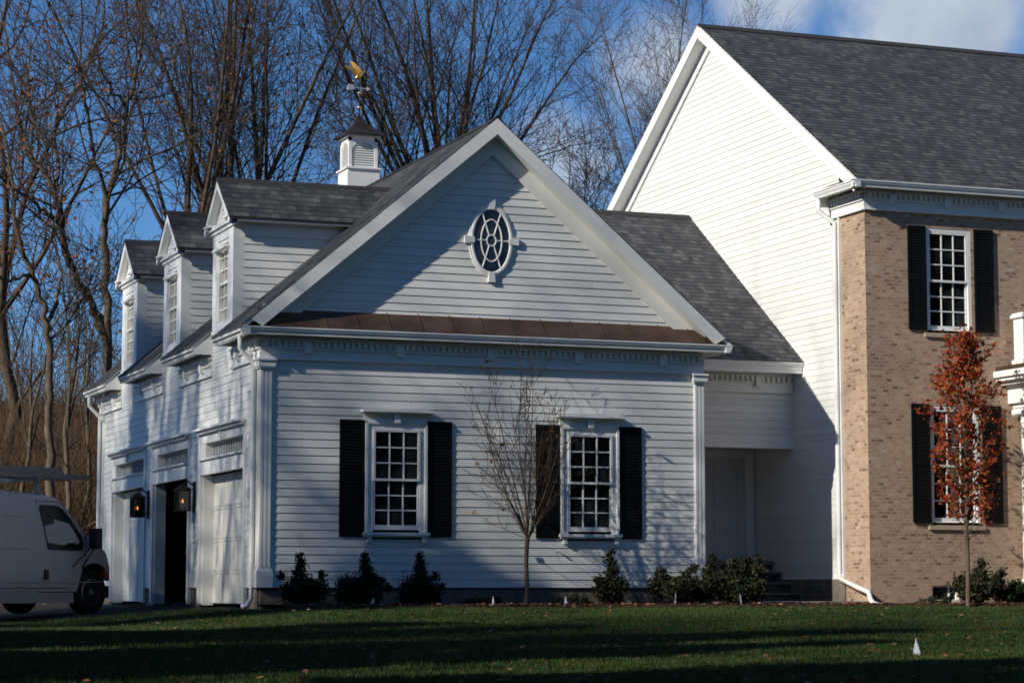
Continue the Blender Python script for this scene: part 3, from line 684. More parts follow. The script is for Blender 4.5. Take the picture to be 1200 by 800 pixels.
def weathervane():
    x, y, z = 3.64, 6.95, RZ-.02+.78*1.84-.04
    t = thing('weathervane', 'gilded eagle weathervane with raised wings on a rod above the cupola', 'weathervane', (x, y, z))
    def sc(q):
        q.v = [(x+(a-x)*.68, y+(b-y)*.68, z+(c-z)*.68) for a, b, c in q.v]; return q
    m = MB(); m.tube([(x, y, z-.05), (x, y, z+1.02)], .014, 8); sc(m).build('rod', M_['cupcop'], t, True)
    for h, r in ((.26, .06), (.66, .045)):
        m = MB(); m.lathe((x, y, z+h-r), [(r*math.sin(math.pi*k/8)+.001, r-r*math.cos(math.pi*k/8)) for k in range(9)], 12); sc(m).build('ball', M_['gold'], t, True)
    m = MB()
    for dx, dy in ((1, 0), (-1, 0), (0, 1), (0, -1)): m.tube([(x, y, z+.46), (x+dx*.27, y+dy*.27, z+.46)], .009, 6)
    sc(m).build('direction_arms', M_['cupcop'], t)
    # white arrow; its broad tail plate stands in for a bright reflection
    m = MB(); m.tube([(x-.34, y-.06, z+.80), (x+.24, y+.04, z+.80)], .011, 6)
    m.prism([(x-.36, y-.07, z+.71), (x-.36, y-.07, z+.84), (x-.31, y-.06, z+.88), (x-.16, y-.03, z+.86), (x-.16, y-.03, z+.74)], (.004, -.014, 0))
    m.prism([(x+.22, y+.04, z+.74), (x+.22, y+.04, z+.86), (x+.34, y+.06, z+.80)], (.002, -.012, 0))
    sc(m).build('arrow', M_['marker'], t)
    m = MB()   # eagle: body, head, tail and two raised wings
    zz = z+.98
    body = [((-.13, .03), .016), ((-.07, .10), .05), ((0, .18), .062), ((.06, .25), .05), ((.10, .29), .036), ((.15, .29), .026), ((.19, .265), .006)]
    m.tube([(x+a, y, zz+b) for (a, b), r in body], [r for _, r in body], 10)
    m.prism([(x-.07, y-.03, zz+.10), (x-.07, y+.03, zz+.10), (x-.20, y+.07, zz-.02), (x-.20, y-.07, zz-.02)], (0, 0, .014))
    m.tube([(x+.01, y-.02, zz+.14), (x+.01, y-.02, zz+.0)], .014, 6); m.tube([(x+.01, y+.02, zz+.14), (x+.01, y+.02, zz+.0)], .014, 6)
    sc(m).build('eagle', M_['gold'], t, True)
    for sg in (-1, 1):
        m = MB(); m.prism([(x+.05, y+sg*.04, zz+.24), (x-.06, y+sg*.05, zz+.14), (x-.20, y+sg*.13, zz+.30), (x-.36, y+sg*.26, zz+.46), (x-.30, y+sg*.24, zz+.47), (x-.18, y+sg*.18, zz+.43), (x-.04, y+sg*.10, zz+.36)], (0, sg*.016, .010))
        sc(m).build('wing', M_['gold'], t)
weathervane()

def lantern(y, z, lit=True, label='', x=0.0, N=None, group=None):
    t = thing('wall_lantern', label, 'lantern', (x-.02, y, z), group=group)
    x0 = x-.042; m = MB(); m.box(x0, x0+.02, y-.05, y+.05, z-.20, z+.30); m.tube([(x0, y, z+.24), (x0-.08, y, z+.30), (x0-.16, y, z+.27), (x0-.17, y, z+.22)], .012, 6); m.tube([(x0, y, z-.10), (x0-.08, y, z-.12), (x0-.10, y, z-.10)], .010, 6)
    m.build('bracket', M_['iron'], t)
    cx_ = x0-.17; m = MB(); h = .095
    for sx in (-1, 1):
        for sy in (-1, 1): m.box(cx_+sx*h-.018, cx_+sx*h+.018, y+sy*h-.018, y+sy*h+.018, z-.16, z+.14)
    m.box(cx_-h-.02, cx_+h+.02, y-h-.02, y+h+.02, z-.185, z-.16); m.box(cx_-h-.015, cx_+h+.015, y-h-.015, y+h+.015, z+.14, z+.16)
    rg = [[Vector((cx_+sx*k, y+sy*k, z+zz)) for sx, sy in ((-1, -1), (1, -1), (1, 1), (-1, 1))] for k, zz in ((h+.045, .16), (h*.6, .22), (.03, .25))]
    m.add([p for r in rg for p in r], [(i*4+k, i*4+(k+1) % 4, (i+1)*4+(k+1) % 4, (i+1)*4+k) for i in range(2) for k in range(4)]+[(3, 2, 1, 0), (8, 9, 10, 11)])
    m.box(cx_-.03, cx_+.03, y-.03, y+.03, z-.16, z-.05)
    m.build('cage', M_['iron'], t)
    m = MB(); [m.box(cx_-h, cx_+h, y+s_*h-.003, y+s_*h+.003, z-.16, z+.14) for s_ in (-1, 1)]; [m.box(cx_+s_*h-.003, cx_+s_*h+.003, y-h, y+h, z-.16, z+.14) for s_ in (-1, 1)]; m.build('glass', M_['lampglass'], t)
    m = MB(); m.lathe((cx_, y, z-.05), [(.006, 0), (.014, .015), (.017, .032), (.011, .05), (.002, .066)], 10)
    m.build('bulb', mat('lantern_bulb', (1, .7, .35), .4, .4, emit=((1.0, .36, .08), 5.0 if lit else 0)), t, True)
lantern(4.06, 1.42, True, 'lit bronze box lantern beside the open dark garage bay')
lantern(7.57, 1.42, True, 'lit bronze box lantern left of the open bay, near the van')

# ------------------------------------------------------------------ breezeway
def breezeway():
    P = thing('breezeway', 'low shingled breezeway joining the white garage to the brick house', 'breezeway', (8.6, 4, -.31))
    MX = 9.96; m = MB()
    courses(m, (GW, 2.13, 0), X, Z3, -Y, 2.47, 3.45, lambda v: 0, lambda v: MX-GW)
    m.box(GW, MX-.001, 2.14, 2.28, 2.40, 3.5); m.build('wall', M_['siding'], P)
    m = MB(); m.box(GW, MX-.002, 2.115, 2.28, 2.36, 2.47); m.build('beam_trim', M_['trim'], P)
    m = MB(); m.box(GW, MX, 2.28, 3.62, 2.42, 2.46); m.build('ceiling', M_['soffit'], P)
    m = MB(); courses(m, (GW, 3.62, 0), X, Z3, -Y, .3, 2.42, lambda v: 0, lambda v: MX-GW, holes=[(1.34, 2.72, .3, 2.36)])
    m.box(GW, MX, 3.66, 3.75, .3, 3.0); m.build('wall', M_['siding'], P)
    m = MB(); B = lambda *q: m.obox((GW, 3.62, 0), X, Z3, -Y, *q)
    B(1.34, 1.50, .47, 2.28, 0, .055); B(2.56, 2.72, .47, 2.28, 0, .055); B(1.34, 2.72, 2.28, 2.41, 0, .06); B(1.30, 1.34, .47, 2.41, 0, .03)
    m.build('door_frame', M_['trim'], P)
    m = MB(); B = lambda *q: m.obox((GW, 3.62, 0), X, Z3, -Y, *q)
    B(1.50, 2.56, .47, 2.28, -.06, -.02)
    for (a, b, c, d) in ((1.50, 1.63, .47, 2.28), (2.43, 2.56, .47, 2.28), (1.97, 2.09, .47, 2.28)): B(a, b, c, d, -.02, .004)
    for (c, d) in ((.47, .70), (1.20, 1.36), (1.90, 1.97), (2.17, 2.28)): B(1.63, 1.97, c, d, -.02, .0035); B(2.09, 2.43, c, d, -.02, .0035)
    d = m.build('entry_door', M_['entry'], P)
    m = MB(); m.lathe((GW+1.58, 3.612, 1.40), [(.012, 0), (.012, .03), (.03, .045), (.03, .06), (.002, .075)], 10, axis=(0, -1, 0)); m.build('handle', M_['iron'], d, True)
    c, g, s = MB(), MB(), MB(); cornice(c, g, s, (0, 2.13, 0), X, -Y, GW+.03, MX-.02, 3.80, .43, block_every=1.4, fr_drop=.50)
    c.obox((0, 2.13, 0), X, Z3, -Y, GW+.03, MX-.021, 3.62, 3.684, .29, .38)
    c.build('cornice', M_['trim'], P); g.build('gutter', M_['gutter'], P); s.build('soffit', M_['soffit'], P)
    m = MB(); ry, rz_ = 6.2, 6.98; y0, z0 = 1.70, 3.80; sl = (rz_-z0)/(ry-y0); c_ = 1/math.hypot(1, sl)
    Sv = Vector((0, c_, sl*c_)); Nv = Vector((0, -sl*c_, c_)); L = (ry-y0)/c_
    gx = lambda v: max(2*RX-EX-(z0+v*sl*c_-EZ)/PS-.05, RX)
    courses(m, (0, y0, z0), X, Sv, Nv, 0, L, gx, lambda v: MX-.004, exp=.14, t=.006, jitter=.12, base=.004)
    courses(m, (0, 2*ry-y0, z0), X, Vector((0, -c_, sl*c_)), Vector((0, sl*c_, c_)), 0, L, gx, lambda v: MX-.004, exp=.14, t=.006, jitter=.12, base=.004)
    m.prism([(3.8, ry-.13, rz_-.07), (3.8, ry, rz_+.03), (3.8, ry+.13, rz_-.07), (3.8, ry, rz_-.03)], (MX-3.81, 0, 0))
    m.build('roof', M_['shingle'], P)
breezeway()
def stoop():
    P = thing('stoop', 'dark stone stoop with steps under the breezeway door', 'steps', (8.6, 2.6, -.31))
    m = MB(); m.box(GW+.02, 9.93, 2.95, 3.60, -.4, .40)
    for k, z in enumerate((.24, .06, -.12)): m.box(GW+.02, 9.93, 2.62-.33*k, 2.95-.33*k, -.4, z)
    m.build('steps', M_['stone'], P)
    m = MB(); m.box(GW+.01, 9.94, 2.91, 3.6, .40, .455)
    for k, z in enumerate((.24, .06, -.12)): m.box(GW+.01, 9.94, 2.58-.33*k, 2.94-.33*k, z, z+.04)
    m.build('treads', M_['flag'], P)
stoop()

# ------------------------------------------------------------------ brick house
MX, MY, MD = 9.96, -.423, 10.86; MRY, MRZ, MS = 5.22, 10.43, .658
def brick_house():
    P = thing('brick_house', 'tall tan brick house with a white clapboard gable end and dark shingle roof', 'house', (16, 5, -.31))
    XE = 24.0
    holes = [(11.085, 11.94, 4.19, 5.875), (11.10, 12.03, 1.05, 2.95), (11.10, 11.60, -.235, .03)] 
    holes += [(17.1, 18.0, 4.19, 5.875), (17.1, 18.0, 1.05, 2.95), (20.6, 21.5, 4.19, 5.875), (20.6, 21.5, 1.05, 2.95)]
    m = MB(); flat_wall(m, (0, MY, 0), X, Z3, -Y, MX, XE, -.5, 6.4, holes, .11)
    flat_wall(m, (MX, 0, 0), Y, Z3, -X, MY, .37, -.5, 6.4); flat_wall(m, (XE, 0, 0), Y, Z3, X, MY, MD, -.5, 6.4)
    # sills and flat-arch heads in brick on edge
    for (a, b, c, d) in holes[:2]+holes[3:]:
        m.box(a-.05, b+.07, MY-.035, MY+.03, c-.115, c-.05)
    m.build('brick_wall', M_['brick'], P)
    m = MB()
    gl = lambda z: max(.40, MRY-(MRZ-.05-z)/MS); gr = lambda z: min(MD, MRY+(MRZ-.05-z)/MS)
    courses(m, (MX, 0, 0), Y, Z3, -X, .14, 10.35, gl, gr, exp=.110, t=.008)
    m.quad((MX+.03, .37, .1), (MX+.03, MD, .1), (MX+.03, MD, 6.6), (MX+.03, .37, 6.6), uv=[(0, 0)]*4)
    courses(m, (XE, 0, 0), Y, Z3, X, 6.2, 10.35, gl, gr)
    courses(m, (0, MD, 0), X, Z3, Y, .0, 6.6, lambda v: MX, lambda v: XE)
    m.build('siding_wall', M_['siding_fine'], P)
    m = MB(); m.box(MX-.02, MX+.3, .372, MD, -.6, .14); m.build('foundation', M_['found'], P)
    m = MB(); m.box(MX-.045, MX+.01, .37, .41, .12, 6.2); m.build('corner_board', M_['trim'], P)
    # roof
    m = MB(); c_ = 1/math.hypot(1, MS); y0 = -.68; z0 = MRZ-(MRY-y0)*MS; L = (MRY-y0)/c_
    x0, x1 = MX-.27, XE+.27
    courses(m, (0, y0, z0), X, Vector((0, c_, MS*c_)), Vector((0, -MS*c_, c_)), 0, L, lambda v: x0, lambda v: x1, exp=.14, t=.006, jitter=.12, base=.004)
    courses(m, (0, 2*MRY-y0, z0), X, Vector((0, -c_, MS*c_)), Vector((0, MS*c_, c_)), 0, L, lambda v: x0, lambda v: x1, exp=.14, t=.006, jitter=.12, base=.004)
    m.prism([(x0, MRY-.15, MRZ-.07), (x0, MRY, MRZ+.035), (x0, MRY+.15, MRZ-.07), (x0, MRY, MRZ-.03)], (x1-x0, 0, 0))
    m.build('roof', M_['shingle'], P)
    d = MB()
    for sg in (-1, 1): d.prism([(x0+.015, MRY, MRZ-.003), (x0+.015, MRY+sg*(MRY-y0), z0-.003), (x0+.015, MRY+sg*(MRY-y0), z0-.06), (x0+.015, MRY, MRZ-.06)], (x1-x0-.03, 0, 0))
    d.build('roof_deck', M_['soffit'], P)
    for xx, dx in ((x0-.012, 1), (x1+.012, -1)):
        r = MB()
        for sg in (-1, 1):
            e = MRY-y0+.02
            q = lambda k, dz: (xx, MRY+sg*k, MRZ+dz-MS*k)
            r.prism([q(0, -.012), q(e, -.012), q(e, -.06), q(e-.12, -.245), q(0, -.245)], (dx*.03, 0, 0))
            r.prism([(xx+dx*.03, MRY, MRZ-.235), (xx+dx*.03, MRY+sg*(e-.35), MRZ-.235-MS*(e-.35)), (xx+dx*.03, MRY+sg*(e-.35), MRZ-.25-MS*(e-.35)), (xx+dx*.03, MRY, MRZ-.25)], (dx*.25, 0, 0))
            wx = MX-.045 if dx > 0 else XE+.005
            r.prism([(wx, MRY, MRZ-.25), (wx, MRY+sg*5.0, MRZ-.25-MS*5.0), (wx, MRY+sg*5.0, MRZ-.45-MS*5.0), (wx, MRY, MRZ-.45)], (.04, 0, 0))
        r.build('rake_board', M_['trim'], P)
    c, g, s = MB(), MB(), MB(); cornice(c, g, s, (0, MY, 0), X, -Y, MX-.36, XE+.3, 6.55, .32, block_every=1.0, fr_drop=.44, f0=MX-.03)
    o = c.build('cornice', M_['trim'], P); g.build('gutter', M_['gutter'], o); s.build('soffit', M_['soffit'], o)
    c, g, s = MB(), MB(), MB(); cornice(c, g, s, (MX, 0, 0), Y, -X, MY-.317, .66, 6.545, .36, block_every=0, fr_drop=.44, f0=MY-.028)
    for e in (.66,): c.obox((MX, e, 0), Y, Z3, -X, -.012, 0, 6.30, 6.53, .002, .24)
    c.prism([(MX-.24, .66, 6.54), (MX, .66, 6.54), (MX, .66, 6.66)], (0, -.9, 0))
    o = c.build('cornice', M_['trim'], P); g.build('gutter', M_['gutter'], o); s.build('soffit', M_['soffit'], o)
    m = MB(); m.prism([(MX-.30, .68, 6.552), (MX+.0, .68, 6.70), (MX+.0, .68, 6.68), (MX-.30, .68, 6.535)], (0, -1.05, 0)); m.build('return_roof', M_['copper'], o)
    # downspout, kicked out at the base past the brick corner
    t = MB(); yy = .46; t.tube([(MX-.29, .60, 6.43), (MX-.29, .60, 6.22), (MX-.07, yy, 6.02), (MX-.07, yy, 5.8), (MX-.07, yy, .25), (MX-.08, yy-.05, .14), (MX-.13, -.25, -.0), (MX-.15, -.62, -.07), (MX-.15, -.70, -.20), (MX-.16, -.80, -.25), (MX-.16, -1.12, -.30)], .042, 8)
    t.build('downspout', M_['gutter'], P, True)
    for (a, b, c, d) in holes[:2]+holes[3:]:
        window(P, (0, MY, 0), X, -Y, a+.055, b-.055, c+.01, d-.055, recess=.085, brick=True)
        shutter(P, (0, MY, 0), X, -Y, a-.345, a-.005, c-.005, d+.025); shutter(P, (0, MY, 0), X, -Y, b+.055, b+.42, c-.005, d+.025)
    a, b, c, d = holes[2]
    f = MB(); B = lambda *q: f.obox((0, MY, 0), X, Z3, -Y, *q); B(a, b, c, c+.045, -.1, -.0); B(a, a+.03, c+.045, d, -.1, -.05); B(b-.03, b, c+.045, d, -.1, -.05); B(a+.03, b-.03, d-.03, d, -.1, -.05); B(a+.33, a+.36, c+.045, d-.03, -.09, -.06)
    w = f.build('basement_window', M_['trim'], P); g = MB(); g.obox((0, MY, 0), X, Z3, -Y, a+.02, b-.02, c+.03, d-.02, -.092, -.088); g.build('glass', M_['glass'], w)
    m = MB(); m.box(MX+.3, XE-.3, MY+.25, MD-.2, -.3, 6.2); m.build('interior_core', M_['dark_in'], P)
brick_house()

# ------------------------------------------------------------------ portico at the right edge
def portico():
    P = thing('portico', 'white columned entrance portico with a balustrade at the right edge', 'portico', (14.6, -1.4, -.31))
    x0, x1, ya, yb = 12.50, 16.4, -2.6, MY-.003
    m = MB(); m.box(x0+.10, x1-.10, ya+.1, yb, 3.02, 3.28); m.box(x0+.06, x1-.06, ya+.06, yb, 3.28, 3.32)
    m.box(x0-.03, x1+.03, ya-.03, yb, 3.32, 3.38); m.box(x0-.12, x1+.12, ya-.12, yb, 3.38, 3.44); m.box(x0-.17, x1+.17, ya-.17, yb, 3.44, 3.54)
    m.build('entablature', M_['trim'], P)
    m = MB(); m.prism([(x0-.12, ya-.12, 3.541), (x1+.12, ya-.12, 3.541), (x1+.12, yb-.001, 3.541), (x0-.12, yb-.001, 3.541)], (0, 0, .08)); m.build('roof', M_['copper'], P)
    def post(x, y):
        m = MB(); m.box(x-.14, x+.14, y-.14, y+.14, 3.621, 4.42); m.box(x-.17, x+.17, y-.17, y+.17, 3.621, 3.73); m.box(x-.18, x+.18, y-.18, y+.18, 4.42, 4.47)
        m.prism([(x-.16, y-.16, 4.47), (x+.16, y-.16, 4.47), (x+.16, y+.16, 4.47), (x-.16, y+.16, 4.47)], (0, 0, .03)); m.build('balustrade_post', M_['trim'], P)
    for p in ((x0+.28, -.72), (x0+.28, ya+.15), (x1-.28, -.72), (x1-.28, ya+.15)): post(*p)
    m = MB(); 
    for z in (3.80, 4.28): m.box(x0+.42, x1-.42, ya+.09, ya+.21, z, z+.06)
    for k in range(26): x = x0+.5+(x1-x0-1.0)*k/25; m.box(x-.02, x+.02, ya+.13, ya+.17, 3.86, 4.28)
    m.build('balustrade', M_['trim'], P)
    def column(x, y, half=False):
        m = MB(); m.box(x-.20, x+.20, y-.20, y+.20, -.05, .06)
        m.lathe((x, y, .06), [(.19, 0), (.20, .03), (.19, .07), (.16, .09), (.155, .2), (.155, 1.0), (.135, 2.62), (.15, 2.64), (.15, 2.68), (.135, 2.70), (.17, 2.76)], 20)
        m.box(x-.20, x+.20, y-.19, y+.19, 2.95, 3.019); m.box(x-.17, x+.17, y-.165, y+.165, 2.82, 2.95)
        for sx in (-1, 1):   # scrolls
            m.lathe((x+sx*.18, y-.17, 2.87), [(.06, 0), (.07, .02), (.05, .10), (.05, .24), (.07, .32), (.06, .34)], 14, axis=(0, 1, 0))
        m.build('column', M_['trim'], P)
    for p in ((x0+.37, -.64), (x0+.37, ya+.3), (x1-.37, -.64), (x1-.37, ya+.3)): column(*p)
    m = MB(); m.box(x0, x1, ya-.1, yb, -.5, -.06); m.build('porch_floor', M_['flag'], P)
portico()

# ------------------------------------------------------------------ path along the stoop
def path():
    m = MB(); random.seed(3); x = 7.4
    while x < 10.6:
        w = random.uniform(.35, .7); y1 = 1.3 if x < 9 else .3
        m.box(x+.01, min(x+w, 10.7)-.01, -.35-random.uniform(0, .08), y1, -.5, -.225+random.uniform(0, .012)); x += w
    o = m.build('path', M_['flag'], None, bevel=.008); o['kind'] = 'structure'
path()

# ------------------------------------------------------------------ van
def van():
    before = set(bpy.data.objects); gx, gy, gzv = -3.0, 3.4, -.475
    P = thing('cargo_van', 'plain white cargo van parked nose to the garage, cut by the left edge', 'van', (gx, gy, gzv))
    yc, W2 = 3.4, 1.0
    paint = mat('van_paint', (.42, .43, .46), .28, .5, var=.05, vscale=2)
    black = mat('black_rubber', (.012, .012, .012), .7, .3, var=.2); plast = mat('dark_plastic', (.02, .021, .023), .5, .4)
    def half(z, x):     # half width of the body at height z
        w = W2-(.05 if z < .05 else 0)*(.05-z)/.3
        if z > .70: w = W2-.13*(z-.70)-.05*max(0, (z-.70))**2
        return w*(1-.10*max(0, (x+2.25)/.6)**2)
    prof = [(-7.55, 1.36), (-7.5, 1.47), (-7.3, 1.50), (-4.0, 1.52), (-3.1, 1.49), (-2.86, 1.44), (-2.70, 1.33), (-2.5, 1.10), (-2.28, .86), (-2.14, .79), (-1.95, .70), (-1.80, .60), (-1.73, .45), (-1.70, .25), (-1.70, .0)]
    xs = sorted({x for x, _ in prof} | set(np.arange(-7.2, -1.8, .3)))
    def top(x): return float(np.interp(x, [p[0] for p in prof[:13]], [p[1] for p in prof[:13]]))
    ts = [0, .06, .16, .28, .4, .5, .6, .7, .8, .88, .95, 1.0]
    rings = []
    for x in xs+[-1.70]:
        x = float(x); zt = top(x) if x < -1.72 else .40; zb = -.28 if x < -2.0 else -.22
        r = []
        for t in ts: z = zb+(zt-.10-zb)*t; r.append((x, yc-half(z, x), z))
        h = half(zt-.1, x)
        for a in (25, 50, 70, 85): r.append((x, yc-h+.16*(1-math.cos(R(a))), zt-.10+.10*math.sin(R(a))))
        r.append((x, yc-h*.5, zt+.012))
        full = r+[(x, 2*yc-y, z) for x, y, z in reversed(r)]
        rings.append(full)
    n = len(rings[0]); m = MB()
    m.add([p for r in rings for p in r], [(i*n+k, i*n+(k+1) % n, (i+1)*n+(k+1) % n, (i+1)*n+k) for i in range(len(rings)-1) for k in range(n)]+[tuple(range(n)), tuple((len(rings)-1)*n+k for k in reversed(range(n)))])
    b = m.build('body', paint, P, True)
    WX = (-2.12, -6.05); WR = .37; wz = -.105
    cut = MB()
    for wx in WX:
        for sg in (-1, 1): cut.lathe((wx, yc+sg*(W2-.3), wz+.03), [(.45, 0), (.45, .6)], 28, axis=(0, sg, 0))
    co = cut.build('cutter', black)
    md = b.modifiers.new('wells', 'BOOLEAN'); md.operation = 'DIFFERENCE'; md.object = co; md.solver = 'EXACT'
    bpy.context.view_layer.update()
    dg = bpy.context.evaluated_depsgraph_get(); me = bpy.data.meshes.new_from_object(b.evaluated_get(dg)); b.modifiers.clear(); b.data = me
    while len(me.materials) > 1: me.materials.pop()
    bpy.data.objects.remove(co)
    me.polygons.foreach_set('use_smooth', [True]*len(me.polygons))
    try: me.set_sharp_from_angle(angle=R(35))
    except Exception: pass
    side = lambda x, z, o=.004: (x, yc-half(z, x)-o, z)
    def panel(poly, name, mt, off=.004, parent=P, thick=.02):
        m = MB(); k = len(poly); a = [side(x, z, off) for x, z in poly]; c = [side(x, z, off-thick) for x, z in poly]
        m.add(a+c, [tuple(range(k)), tuple(range(2*k-1, k-1, -1))]+[(i, k+i, k+(i+1) % k, (i+1) % k) for i in range(k)])
        return m.build(name, mt, parent)
    # front door with its window, handle; seams
    dpoly = [(-3.36, -.10), (-2.50, -.10), (-2.42, .2), (-2.33, .50), (-2.33, .80), (-2.40, .87), (-2.66, 1.19), (-2.80, 1.33), (-2.88, 1.37), (-3.36, 1.37)]
    d = panel(dpoly, 'door', paint, .006)
    m = MB(); m.tube([side(x, z, .004) for x, z in dpoly+dpoly[:1]], .007, 5, False); m.build('door_seal', plast, d)
    wpoly = [(-3.17, .60), (-2.43, .58), (-2.40, .64), (-2.43, .80), (-2.66, 1.10), (-2.80, 1.24), (-2.90, 1.29), (-3.27, 1.30), (-3.29, 1.24)]
    panel(wpoly, 'window', glass_mat('van_glass', (.010, .014, .010), (.03, .04, .026), .16), .010, d)
    m = MB(); m.tube([side(x, z, .010) for x, z in wpoly+wpoly[:1]], .014, 5, False); m.build('window_seal', plast, d)
    m = MB(); m.obox(side(-3.22, .22, .02), X, Z3, -Y, -.02, .05, -.12, .04, -.02, .02); m.build('handle', plast, d)
    m = MB(); m.tube([side(x, -.02+0*x, .006) for x in np.arange(-6.9, -2.6, .3)], .016, 6, False); m.tube([side(x, .06, .003) for x in np.arange(-6.9, -1.85, .25)], .007, 5, False); m.build('side_moulding', paint, P)
    m = MB(); m.tube([side(x, z, .003) for x, z in ((-3.46, -.15), (-3.46, 1.38))], .006, 5, False); m.tube([side(x, z, .003) for x, z in ((-4.75, -.15), (-4.75, 1.38))], .006, 5, False); m.tube([side(x, .60, .003) for x in np.arange(-6.9, -3.4, .3)], .012, 5, False); m.tube([side(x, 1.12, .003) for x in np.arange(-6.9, -3.4, .3)], .010, 5, False); m.build('panel_seams', paint, P)
    # windscreen
    m = MB(); zz = lambda x: top(x)+.008
    pts = []
    for x in (-2.76, -2.62, -2.5, -2.38, -2.27):
        pts += [(x, yc+t*(half(top(x)-.1, x)-.10), top(x)+.018+.012*(1-abs(t))) for t in (-1, -.5, 0, .5, 1)]
    m.add(pts, [(i*5+k, (i+1)*5+k, (i+1)*5+k+1, i*5+k+1) for i in range(4) for k in range(4)]); m.build('windscreen', M_['glass'], P)
    # bumper, grille, lamps
    m = MB(); m.prism([(-1.95, yc-.93, -.20), (-1.72, yc-.93, -.20), (-1.62, yc-.80, -.20), (-1.60, yc, -.20), (-1.62, yc+.80, -.20), (-1.72, yc+.93, -.20), (-1.95, yc+.93, -.20)], (0, 0, .20)); m.build('bumper', plast, P, bevel=.02)
    m = MB(); m.box(-1.75, -1.675, yc-.55, yc+.55, .05, .36)
    for k in range(5): m.box(-1.68, -1.66, yc-.53, yc+.53, .08+k*.058, .105+k*.058)
    m.build('grille', plast, P)
    amber = mat('amber_lens', (.5, .08, .015), .2, .5); clear = mat('lamp_lens', (.55, .57, .6), .1, .6)
    for sg in (-1, 1):
        m = MB(); y = yc+sg*.68; m.prism([(-1.74, y-.12, .12), (-1.665, y-.12, .10), (-1.675, y-.12, .32), (-1.74, y-.12, .34)], (0, .24, 0)); m.build('headlight', clear, P)
        m = MB(); y = yc+sg*(.86); m.prism([(-1.84, y-.05, .12), (-1.70, y-.05, .10), (-1.71, y-.05, .32), (-1.82, y-.05, .34)], (0, .10, 0)); m.build('side_marker', amber, P)
    # mirror on struts
    m = MB(); mx_, mz = -2.32, .72
    m.tube([side(-2.62, .30), (mx_-.08, yc-W2-.18, .62), (mx_, yc-W2-.20, mz+.06)], .013, 6); m.tube([side(-2.42, .28), (mx_+.0, yc-W2-.18, .60), (mx_+.01, yc-W2-.20, mz)], .013, 6); m.tube([side(-2.36, .78), (mx_, yc-W2-.20, mz+.2)], .012, 6)
    m.box(mx_-.05, mx_+.06, yc-W2-.31, yc-W2-.11, mz-.12, mz+.22); m.build('mirror', plast, P)
    # wheels
    steel = mat('steel_rim', (.42, .43, .45), .35, .5, metal=.7, var=.2, vscale=6)
    for wx in WX:
        for sg in (-1, 1):
            yo = yc+sg*(W2-.07)
            e = thing('wheel', None, None, (wx, yo, wz)); child(e, P)
            m = MB(); m.lathe((wx, yo-sg*.24, wz), [(.22, 0), (.33, .0), (.365, .035), (.37, .12), (.365, .205), (.33, .24), (.22, .235)], 30, axis=(0, sg, 0)); m.build('tyre', black, e, True)
            m = MB(); m.lathe((wx, yo-sg*.20, wz), [(.225, 0), (.225, .19), (.205, .20), (.185, .13), (.12, .12), (.10, .165), (.06, .17), (.05, .21), (.002, .215)], 24, axis=(0, sg, 0))
            for k in range(8): a = 2*math.pi*k/8; m.lathe((wx+.15*math.cos(a), yo-sg*.085, wz+.15*math.sin(a)), [(.014, 0), (.012, .02)], 6, axis=(0, sg, 0))
            m.build('rim', steel, e)
    # roof rack
    m = MB()
    alu = mat('dull_aluminium', (.20, .205, .21), .5, .5, metal=.4, var=.2, vscale=5)
    for x in (-6.4, -4.9, -3.25):
        for sg in (-1, 1): m.box(x-.035, x+.035, yc+sg*.80-.03, yc+sg*.80+.03, 1.44, 1.70)
        m.box(x-.035, x+.035, yc-.86, yc+.86, 1.70, 1.75)
    m.build('ladder_rack', alu, P)
    t = thing('extension_ladder', 'grey extension ladder tied flat on the roof rack of the white van', 'ladder', (-4.4, yc-.5, 1.752))
    for sec, (z0, y0, w, xa, xb) in enumerate(((1.752, yc-.72, .46, -6.9, -2.05), (1.85, yc-.68, .38, -6.6, -2.6))):
        for yy in (y0, y0+w):
            m = MB(); m.box(xa, xb, yy-.018, yy+.018, z0, z0+.085); m.build('rail', alu, t)
        k = 0; x = xa+.2
        while x < xb-.1:
            m = MB(); m.tube([(x, y0, z0+.045), (x, y0+w, z0+.045)], .017, 8); m.build('rung', alu, t); x += .305
    # turn van and ladder about the near front wheel and set them on the drive
    piv = Vector((-2.12, 2.47, -.475)); to = Vector((-1.41, 5.45, gz(-1.5, 5.45)-.02))
    T = Matrix.Translation(to) @ Matrix.Rotation(R(33), 4, 'Z') @ Matrix.Translation(-piv)
    for o in (P, t):
        bpy.context.view_layer.update(); o.matrix_basis = T @ o.matrix_basis
van()

